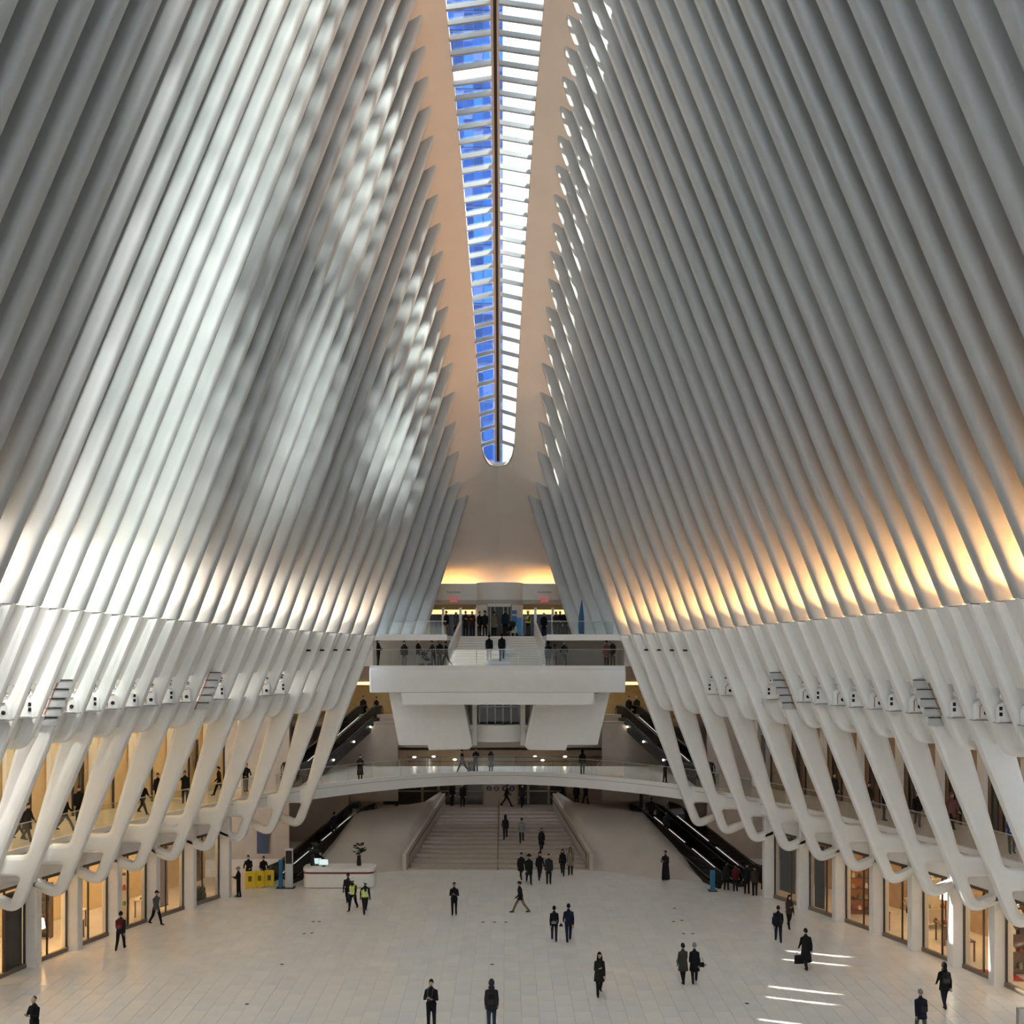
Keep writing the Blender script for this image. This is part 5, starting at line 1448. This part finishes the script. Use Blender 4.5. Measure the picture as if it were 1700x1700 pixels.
carried('backpack', 'black backpack on the person in blue jeans', 'backpack', p, (0,0.16,0.98), b_backpack((0.02,0.02,0.02)))
fl('person in black top and khaki trousers striding to the left across the floor', 864, 1515, pose='stride', face=-80, H=1.72, top=BLK, bottom=KHA, hair='bun')
p = fl('person with pale waist bag walking away, shorter of the pair in mid floor', 920, 1562, pose='walk2', face=178, H=1.68, top=BLK, bottom=CHAR, hair='bun', female=True)
carried('waist_bag', 'pale grey waist bag on the shorter walker of the pair', 'bag', p, (0.02,0.15,1.0), b_bag(LGR,0.26,0.12,0.08,0.05))
carried('round_hat', 'round dark hat carried low by the shorter walker of the pair', 'hat', p, (-0.34,0,0.74), lambda o: (MB().lathe((0,0,0),[(0.1,0),(0.1,0.03),(0.06,0.05),(0.04,0.12),(0.01,0.12)],14).build('hat_body', cloth(BLK), o, True), MB().tube([(0,0,0.1),(0.03,0,0.18)],0.008,5).build('loop', cloth(BLK), o)))
fl('tall person in navy jacket walking away beside the one with waist bag', 944, 1563, pose='walk', face=182, H=1.82, top=NVY, bottom=NVY, hair='short')
fl('person with long hair and dark green coat walking toward the viewer, alone', 995, 1652, pose='phonewalk', face=5, H=1.74, top=(0.022,0.022,0.016), bottom=BLK, hair='long', coat='mid', female=True)
p = fl('person in olive coat with turquoise bag walking away arm in arm', 1134, 1633, pose='phonewalk', face=190, H=1.68, top=OLV, bottom=BLK, hair='bun', coat='mid', female=True, haircol=HAIRD)
carried('small_bag', 'turquoise pouch held by the person in olive coat', 'bag', p, (0.20,-0.12,1.02), b_bag((0.05,0.45,0.45),0.14,0.14,0.08,0.08))
p = fl('person in black coat and grey knitted hat walking away beside the olive coat', 1153, 1632, pose='walk', face=175, H=1.68, top=BLK, bottom=BLK, hair='beanie', haircol=LGR, coat='mid', female=True)
carried('handbag', 'black handbag on the arm of the person in grey knitted hat', 'bag', p, (-0.30,0.05,0.92), b_bag(BLK,0.24,0.2,0.1,0.2))
p = fl('person in black with shoulder bag walking toward the right shops', 1292, 1564, pose='walk2', face=170, H=1.74, top=BLK, bottom=NVY, hair='short')
carried('shoulder_bag', 'dark blue shoulder bag on the person walking toward the right shops', 'bag', p, (0.18,0.16,1.22), b_bag(NVY,0.26,0.34,0.1,0.25))
fl('person in brown jacket looking at a phone near the slate blind window', 1310, 1541, pose='phonewalk', face=10, H=1.66, top=BRN, bottom=BLK, hair='long', female=True)
p = fl('person in long black coat walking away with a case', 1338, 1609, pose='walk', face=183, H=1.8, top=BLK, bottom=BLK, hair='short', coat='long')
carried('briefcase', 'black case carried by the person in long black coat', 'briefcase', p, (0.30,0.0,0.60), b_bag(BLK,0.4,0.36,0.12,0.14))
p = fl('person in black jacket with backpack walking away by the red carpet shop', 1568, 1673, pose='walk', face=176, H=1.78, top=BLK, bottom=NVY, hair='hood', haircol=BLK, coat='short')
carried('backpack', 'black backpack of the walker by the red carpet shop', 'backpack', p, (0.02,0.16,1.0), b_backpack((0.025,0.025,0.025)))
p = fl('person in grey cap and dark jacket walking away, cut off at the lower right', 1529, 1722, pose='walk2', face=178, H=1.74, top=NVY, bottom=GRY, hair='cap', haircol=LGR, coat='short')
carried('backpack', 'black backpack of the person in grey cap', 'backpack', p, (0.0,0.16,1.0), b_backpack((0.015,0.015,0.015)))
# --- group at the foot of the stairs
fl('shorter person at the left of the group below the stairs', 865, 1459, pose='walk', face=20, H=1.6, top=BLK, hair='beanie', haircol=BLK, coat='mid')
fl('person in brimmed black hat in the group below the stairs', 878, 1467, pose='walk2', face=5, H=1.74, top=BLK, hair='fedora', haircol=BLK, coat='mid')
fl('slim person in black walking third in the group below the stairs', 896, 1460, pose='walk', face=10, H=1.68, top=BLK, hair='hood', haircol=BLK)
fl('broad person in black jacket fourth in the group below the stairs', 911, 1468, pose='stand', face=0, H=1.76, top=CHAR, hair='short')
fl('person with long dark hair beside the person in tan coat below the stairs', 934, 1453, pose='walk2', face=-10, H=1.62, top=BLK, hair='long', female=True)
fl('person in tan coat at the right of the group below the stairs', 947, 1453, pose='stand', face=-5, H=1.68, top=TANC, hair='long', haircol=HAIRB, coat='mid', female=True)
fl('person in long black robe standing against the curved flank wall', 1105, 1461, pose='phone', face=-35, H=1.74, top=BLK, bottom=BLK, hair='short', coat='robe', skin=1)
# --- on the grand stairs
def stz(Y): return max(0.0, math.ceil((Y-YG0)/((YG1-YG0)/NG))*ZL/NG)
def stair_p(label, px, Y, **k): return person(label, PX(px,Y), Y, stz(Y), **k)
stair_p('person with grey backpack climbing the grand stairs, left of the handrail pair', 839, 71.6, pose='climb', face=180, H=1.66, top=BLK, hair='hood', haircol=BLK)
stair_p('person in grey and black jacket climbing the grand stairs', 866, 71.0, pose='climb', face=178, H=1.7, top=LGR, hair='short')
stair_p('person in black dress coming down the grand stairs', 899, 69.6, pose='walk', face=5, H=1.6, top=BLK, hair='long', coat='mid', female=True)
# --- landing at the subway doors
for px, Y, lab, kw in ((768,78.9,'person in black at the top of the grand stairs before the dark doors',dict(pose='stand',face=0,H=1.74)),
    (841,79.2,'person in black striding past the route bullets',dict(pose='stride',face=80,H=1.7)),
    (867,78.8,'person with bag arriving at the top of the grand stairs under the walkway',dict(pose='walk',face=10,H=1.72,top=CHAR)),
    (658,79.4,'person standing behind the left flank wall under the walkway',dict(pose='stand',face=90,H=1.66)),
    (750,79.5,'person leaning by the left jamb of the subway doors',dict(pose='stand',face=40,H=1.78)),
    (935,79.5,'person in black behind the right flank wall nearest the doors',dict(pose='stand',face=-60,H=1.66)),
    (957,79.4,'tall person behind the right flank wall, first of two',dict(pose='stand',face=180,H=1.72)),
    (972,79.4,'person with long hair behind the right flank wall, second of two',dict(pose='walk',face=150,H=1.68,hair='long',female=True))):
    at_(lab, px, Y, ZL, **kw)
# --- walkway bridge
def bry(px, back=0.55):
    Y = 72.0
    for _ in range(6):
        X = PX(px, Y); xe = EX(64.2); Y = 72.2 - (72.2-64.2)*min(1,abs(X)/xe)**1.9 + back
    return Y
for px, lab, kw in ((598,'person in long dark coat alone on the left of the walkway',dict(pose='phone',face=10,H=1.6,coat='long',hair='hood',haircol=BLK)),
    (768,'person with suitcase on the walkway',dict(pose='stride',face=-60,H=1.62,hair='short')),
    (790,'person in black jacket and grey trousers on the walkway beside the suitcase',dict(pose='phone',face=0,H=1.62,bottom=GRY)),
    (815,'person in mid length coat on the walkway, third from the suitcase',dict(pose='stand',face=0,H=1.56,coat='long',top=CHAR,hair='long',female=True)),
    (967,'person in black alone on the right part of the walkway',dict(pose='stand',face=180,H=1.66,hair='hood',haircol=BLK)),
    (1104,'person in dark blue behind the first right leg on the walkway',dict(pose='lean',face=90,H=1.7,top=NVY))):
    Y = bry(px); at_(lab, px, Y, ZM, **kw)
Y = bry(779, 0.5); e = empty('suitcase', (PX(780,Y)+0.1,Y+0.3,ZM)); tag(e, 'dark upright suitcase on the walkway', 'suitcase')
mb = MB(); slab_profile(mb, [rounded([(-0.25,0.06),(0.25,0.06),(0.25,0.62),(-0.25,0.62)],0.05,3)], -0.14, 0.14, 0.02); mb.build('shell', cloth(CHAR), e, True)
mb = MB(); mb.tube([(-0.12,0.1,0.6),(-0.12,0.1,0.95),(0.12,0.1,0.95),(0.12,0.1,0.6)],0.012,5); mb.build('handle', GREY, e)
for x in (-0.2,0.2):
    mb = MB(); mb.tube([(x,-0.1,0.035),(x,0.1,0.035)],0.035,8); mb.build('wheel', BLACK, e)
# --- corridor heads
for px, Y, lab, kw in ((603,79.6,'person in dark coat at the head of the left upper escalator',dict(pose='stand',face=20,H=1.76,coat='mid')),
    (625,80.2,'person beside the railing loop at the head of the left upper escalator',dict(pose='phone',face=-30,H=1.66)),
    (1044,79.6,'person with dark scarf at the head of the right upper escalator',dict(pose='stand',face=0,H=1.74)),
    (1057,79.4,'person with pale hat at the head of the right upper escalator',dict(pose='stand',face=-20,H=1.78,hair='beanie',haircol=(0.6,0.5,0.3)))):
    at_(lab, px, Y, ZC, **kw)
# --- viewing balcony
for px, Y, lab, kw in ((628,67.6,'person bent over a phone at the left end of the viewing balcony',dict(pose='phone',face=75,H=1.72,hair='hood',haircol=BLK)),
    (671,67.8,'person with dark hood and grey trousers on the viewing balcony',dict(pose='stand',face=5,H=1.62,hair='hood',haircol=BLK,bottom=LGR)),
    (694,67.4,'person in black jacket and pale trousers looking at a phone on the viewing balcony',dict(pose='phone',face=60,H=1.72,bottom=(0.4,0.36,0.3))),
    (720,67.6,'person leaning on the balcony rail with outstretched arm',dict(pose='lean',face=-50,H=1.66,top=CHAR,hair='beanie',haircol=BLK)),
    (730,67.9,'person with curly hair on the viewing balcony beside the stairs',dict(pose='stand',face=20,H=1.7,hair='curly')),
    (741,67.5,'person turned to the stairs at the foot of the left parapet',dict(pose='walk',face=-70,H=1.64)),
    (910,67.6,'person with curly dark hair beside the right parapet on the viewing balcony',dict(pose='stand',face=170,H=1.6,hair='curly',coat='mid')),
    (921,67.5,'smaller person with patterned scarf on the viewing balcony',dict(pose='stand',face=180,H=1.42,hair='bun')),
    (937,67.5,'person with grey hair and jeans seen from behind on the viewing balcony',dict(pose='lean',face=180,H=1.6,hair='short',haircol=LGR,bottom=JEAN)),
    (1007,67.7,'person in dark red coat at the right end of the viewing balcony',dict(pose='stand',face=185,H=1.68,top=ROSE,hair='short',coat='mid')),
    (1017,68.2,'person in grey jacket beside the dark red coat',dict(pose='stand',face=-40,H=1.72,top=CHAR,bottom=GRY))):
    at_(lab, px, Y, ZB_, **kw)
def b_stroller(o):
    for x in (-0.22,0.22):
        for y in (-0.3,0.32):
            mb = MB(); mb.tube([(x-0.015,y,0.11),(x+0.015,y,0.11)],0.11,14); mb.build('wheel', BLACK, o)
        mb = MB(); mb.tube([(x,-0.3,0.11),(x,0.1,0.5),(x,0.42,1.0)],0.014,5); mb.tube([(x,0.32,0.11),(x,-0.05,0.6)],0.014,5); mb.build('frame_side', GREY, o)
    mb = MB(); mb.hexa([(-0.2,-0.2,0.35),(0.2,-0.2,0.35),(0.2,0.15,0.42),(-0.2,0.15,0.42),(-0.2,-0.2,0.45),(0.2,-0.2,0.45),(0.2,0.3,0.85),(-0.2,0.3,0.85)]); mb.build('seat', cloth(BLK), o)
    mb = MB(); mb.ell((0,0.1,0.85),(0.22,0.22,0.16),12,8); mb.build('canopy', cloth(CHAR), o, True)
    mb = MB(); mb.tube([(-0.22,0.42,1.0),(0.22,0.42,1.0)],0.016,6); mb.build('push_bar', BLACK, o)
e = empty('stroller', (PX(707,69.0),69.0,ZB_), 1.2); tag(e, 'folding stroller on the viewing balcony beside the pale trousers', 'stroller'); b_stroller(e)
# --- climbing the white stairs
def wsz(Y): return ZB_ + max(0.0, math.ceil((Y-YS0)/((YS1-YS0)/NST))*(ZU-ZB_)/NST)
for px, Y, lab, kw in ((812,69.0,'person in black with red bag climbing the white stairs',dict(pose='climb',face=180,H=1.72,hair='short')),
    (833,69.0,'person in black jacket and blue jeans climbing the white stairs',dict(pose='climb',face=176,H=1.78,bottom=JEAN))):
    person(lab, PX(px,Y), Y, wsz(Y), **kw)
# --- street level
for px, Y, lab, kw in ((741,74.0,'person in black jacket and pale trousers before the left street doors',dict(pose='stand',face=-40,H=1.74,bottom=TANC)),
    (757,73.4,'person in grey top behind the left street level railing',dict(pose='stand',face=20,H=1.62,top=GRY,hair='long',female=True)),
    (773,72.9,'person in dark green at the stair head, first from the left parapet',dict(pose='phone',face=10,H=1.7,top=(0.02,0.025,0.02))),
    (784,73.7,'person in dark red at the stair head, second from the left parapet',dict(pose='phone',face=-10,H=1.7,top=MAR,bottom=NVY)),
    (796,72.8,'person in black at the stair head before the drum',dict(pose='stand',face=30,H=1.66,hair='bun',female=True)),
    (805,73.0,'person with curly hair at the stair head before the drum',dict(pose='stand',face=-20,H=1.7,hair='curly')),
    (820,73.6,'person in tan coat seen from behind at the lift',dict(pose='stand',face=160,H=1.68,top=TANC,coat='mid',hair='short')),
    (839,73.2,'tall person in dark teal jacket seen from behind at the lift',dict(pose='stand',face=180,H=1.84,top=TEAL,hair='short',haircol=GRY,coat='short')),
    (877,73.4,'worker with white hard hat and yellow band vest by the blue pylon',dict(pose='phone',face=-60,H=1.7,vest=True,hair='hardhat',haircol=WHT,bottom=OLV)),
    (903,74.0,'person in black alone before the right street doors',dict(pose='stand',face=0,H=1.6)),
    (921,73.6,'person with bowed head at the right street level railing, first of the cluster',dict(pose='lean',face=30,H=1.7,top=CHAR)),
    (930,74.2,'person in navy at the right street level railing, second of the cluster',dict(pose='stand',face=-20,H=1.72,top=NVY)),
    (939,74.0,'tallest person at the right street level railing, third of the cluster',dict(pose='stand',face=10,H=1.8)),
    (948,73.6,'person in hood at the right street level railing, fourth of the cluster',dict(pose='stand',face=-20,H=1.68,hair='hood',haircol=BLK,top=CHAR)),
    (960,73.0,'shortest person at street level next to the feather banner',dict(pose='stand',face=0,H=1.52,hair='hood',haircol=BLK))):
    at_(lab, px, Y, ZU, **kw)
e = empty('stroller', (PX(848,72.8),72.8,ZU), -1.0); tag(e, 'folding stroller at the stair head beside the lift', 'stroller'); b_stroller(e)
# --- mezzanine walkers
def mz(label, px, Y, **k): return person(label, PX(px,Y), Y, ZM, **k)
mz('person with large dark coat on the left mezzanine at the picture edge', 45, 47.3, pose='walk', face=70, H=1.74, coat='mid', hair='short')
mz('person in grey walking ahead of the large dark coat on the left mezzanine', 32, 47.8, pose='stride', face=80, H=1.5, top=CHAR, hair='short')
mz('person in black jacket and grey trousers leaning to the left mezzanine railing', 108, 50.0, pose='stride', face=100, H=1.76, bottom=GRY)
mz('person half hidden behind a leg on the left mezzanine beside the grey trousers', 131, 52.5, pose='stand', face=30, H=1.72)
mz('person with blond hair striding on the left mezzanine', 237, 55.0, pose='stride', face=60, H=1.72, hair='short', haircol=HAIRB)
mz('person behind the blond walker on the left mezzanine', 262, 58.0, pose='stand', face=0, H=1.7)
mz('person raising a phone to the head on the left mezzanine', 307, 58.5, pose='raise', face=10, H=1.76, coat='short', skin=0)
mz('person walking with a bag on the left mezzanine near the escalators', 364, 61.5, pose='walk', face=-70, H=1.7)
mz('person leaning at the left mezzanine railing nearest the far end', 408, 63.0, pose='lean', face=30, H=1.7, bottom=LGR)
mz('person with raised hands taking a picture on the right mezzanine', 1385, 58.0, pose='raise', face=20, H=1.7, top=CHAR)
mz('person in dark brown on the right mezzanine between two legs', 1443, 54.5, pose='stand', face=-20, H=1.66, top=BRN)
mz('person in black half hidden by a leg on the right mezzanine', 1468, 52.8, pose='stand', face=60, H=1.62)
mz('person in black jacket strolling on the right mezzanine', 1523, 51.3, pose='walk2', face=-20, H=1.68, bottom=GRY)
mz('person in rose coat walking on the right mezzanine', 1579, 50.6, pose='walk', face=15, H=1.74, top=ROSE, coat='mid', hair='hood', haircol=ROSE)
mz('person in blue jacket at the right mezzanine railing, picture edge', 1680, 44.6, pose='lean', face=-10, H=1.78, top=BLUEC, bottom=OLV, hair='short')
# --- left corner by the barriers and the escalators
fl('person in black with pale cap standing by the white column left of the barriers', 396, 1489, pose='phone', face=-60, H=1.66, hair='cap', haircol=LGR)
fl('person in black behind the yellow barriers, nearest the column', 413, 1467, pose='lean', face=0, H=1.7)
fl('person in black behind the yellow barriers, nearest the pylon', 437, 1466, pose='lean', face=20, H=1.6)
Y = dY + 1.9; person('attendant in black sitting behind the information desk', PX(532,Y), Y, 0.0, pose='stand', face=0, H=1.72, top=BLK, hair='short')
# --- riders and queue on the right escalators
for t, off, lab, kw in ((0.93,0.0,'rider with backpack near the head of the right escalator',dict(face=170,H=1.74)),(0.70,0.1,'rider in grey half way up the right escalator',dict(face=190,H=1.66,top=CHAR)),):
    B0 = Vector(ESC0[1]); T0 = Vector(ESC1[1]); q = B0+(T0-B0)*t
    person(lab, q.x, q.y, q.z+0.05, pose='stand', **kw)
for px, py, lab, kw in ((1206,1478,'person in dark coat first in the queue beside the blue pylon',dict(face=150,H=1.66,coat='mid')),
    (1221,1480,'person in dark red jacket in the escalator queue',dict(face=170,H=1.58,top=MAR)),
    (1240,1484,'person in black hat in the escalator queue',dict(face=160,H=1.72,hair='beanie',haircol=BLK)),
    (1253,1487,'person in patterned brown jacket last in the escalator queue',dict(face=175,H=1.66,top=BRN)),
    (1268,1477,'person at the end of the escalator queue by the white column',dict(face=120,H=1.7))):
    fl(lab, px, py, pose='stand', **kw)
B0 = Vector(ESC0[-1]); T0 = Vector(ESC1[-1]); q = B0+(T0-B0)*0.62
person('dark rider half way up the left escalator', q.x, q.y, q.z+0.05, pose='stand', face=170, H=1.76)
bpy.context.view_layer.update()
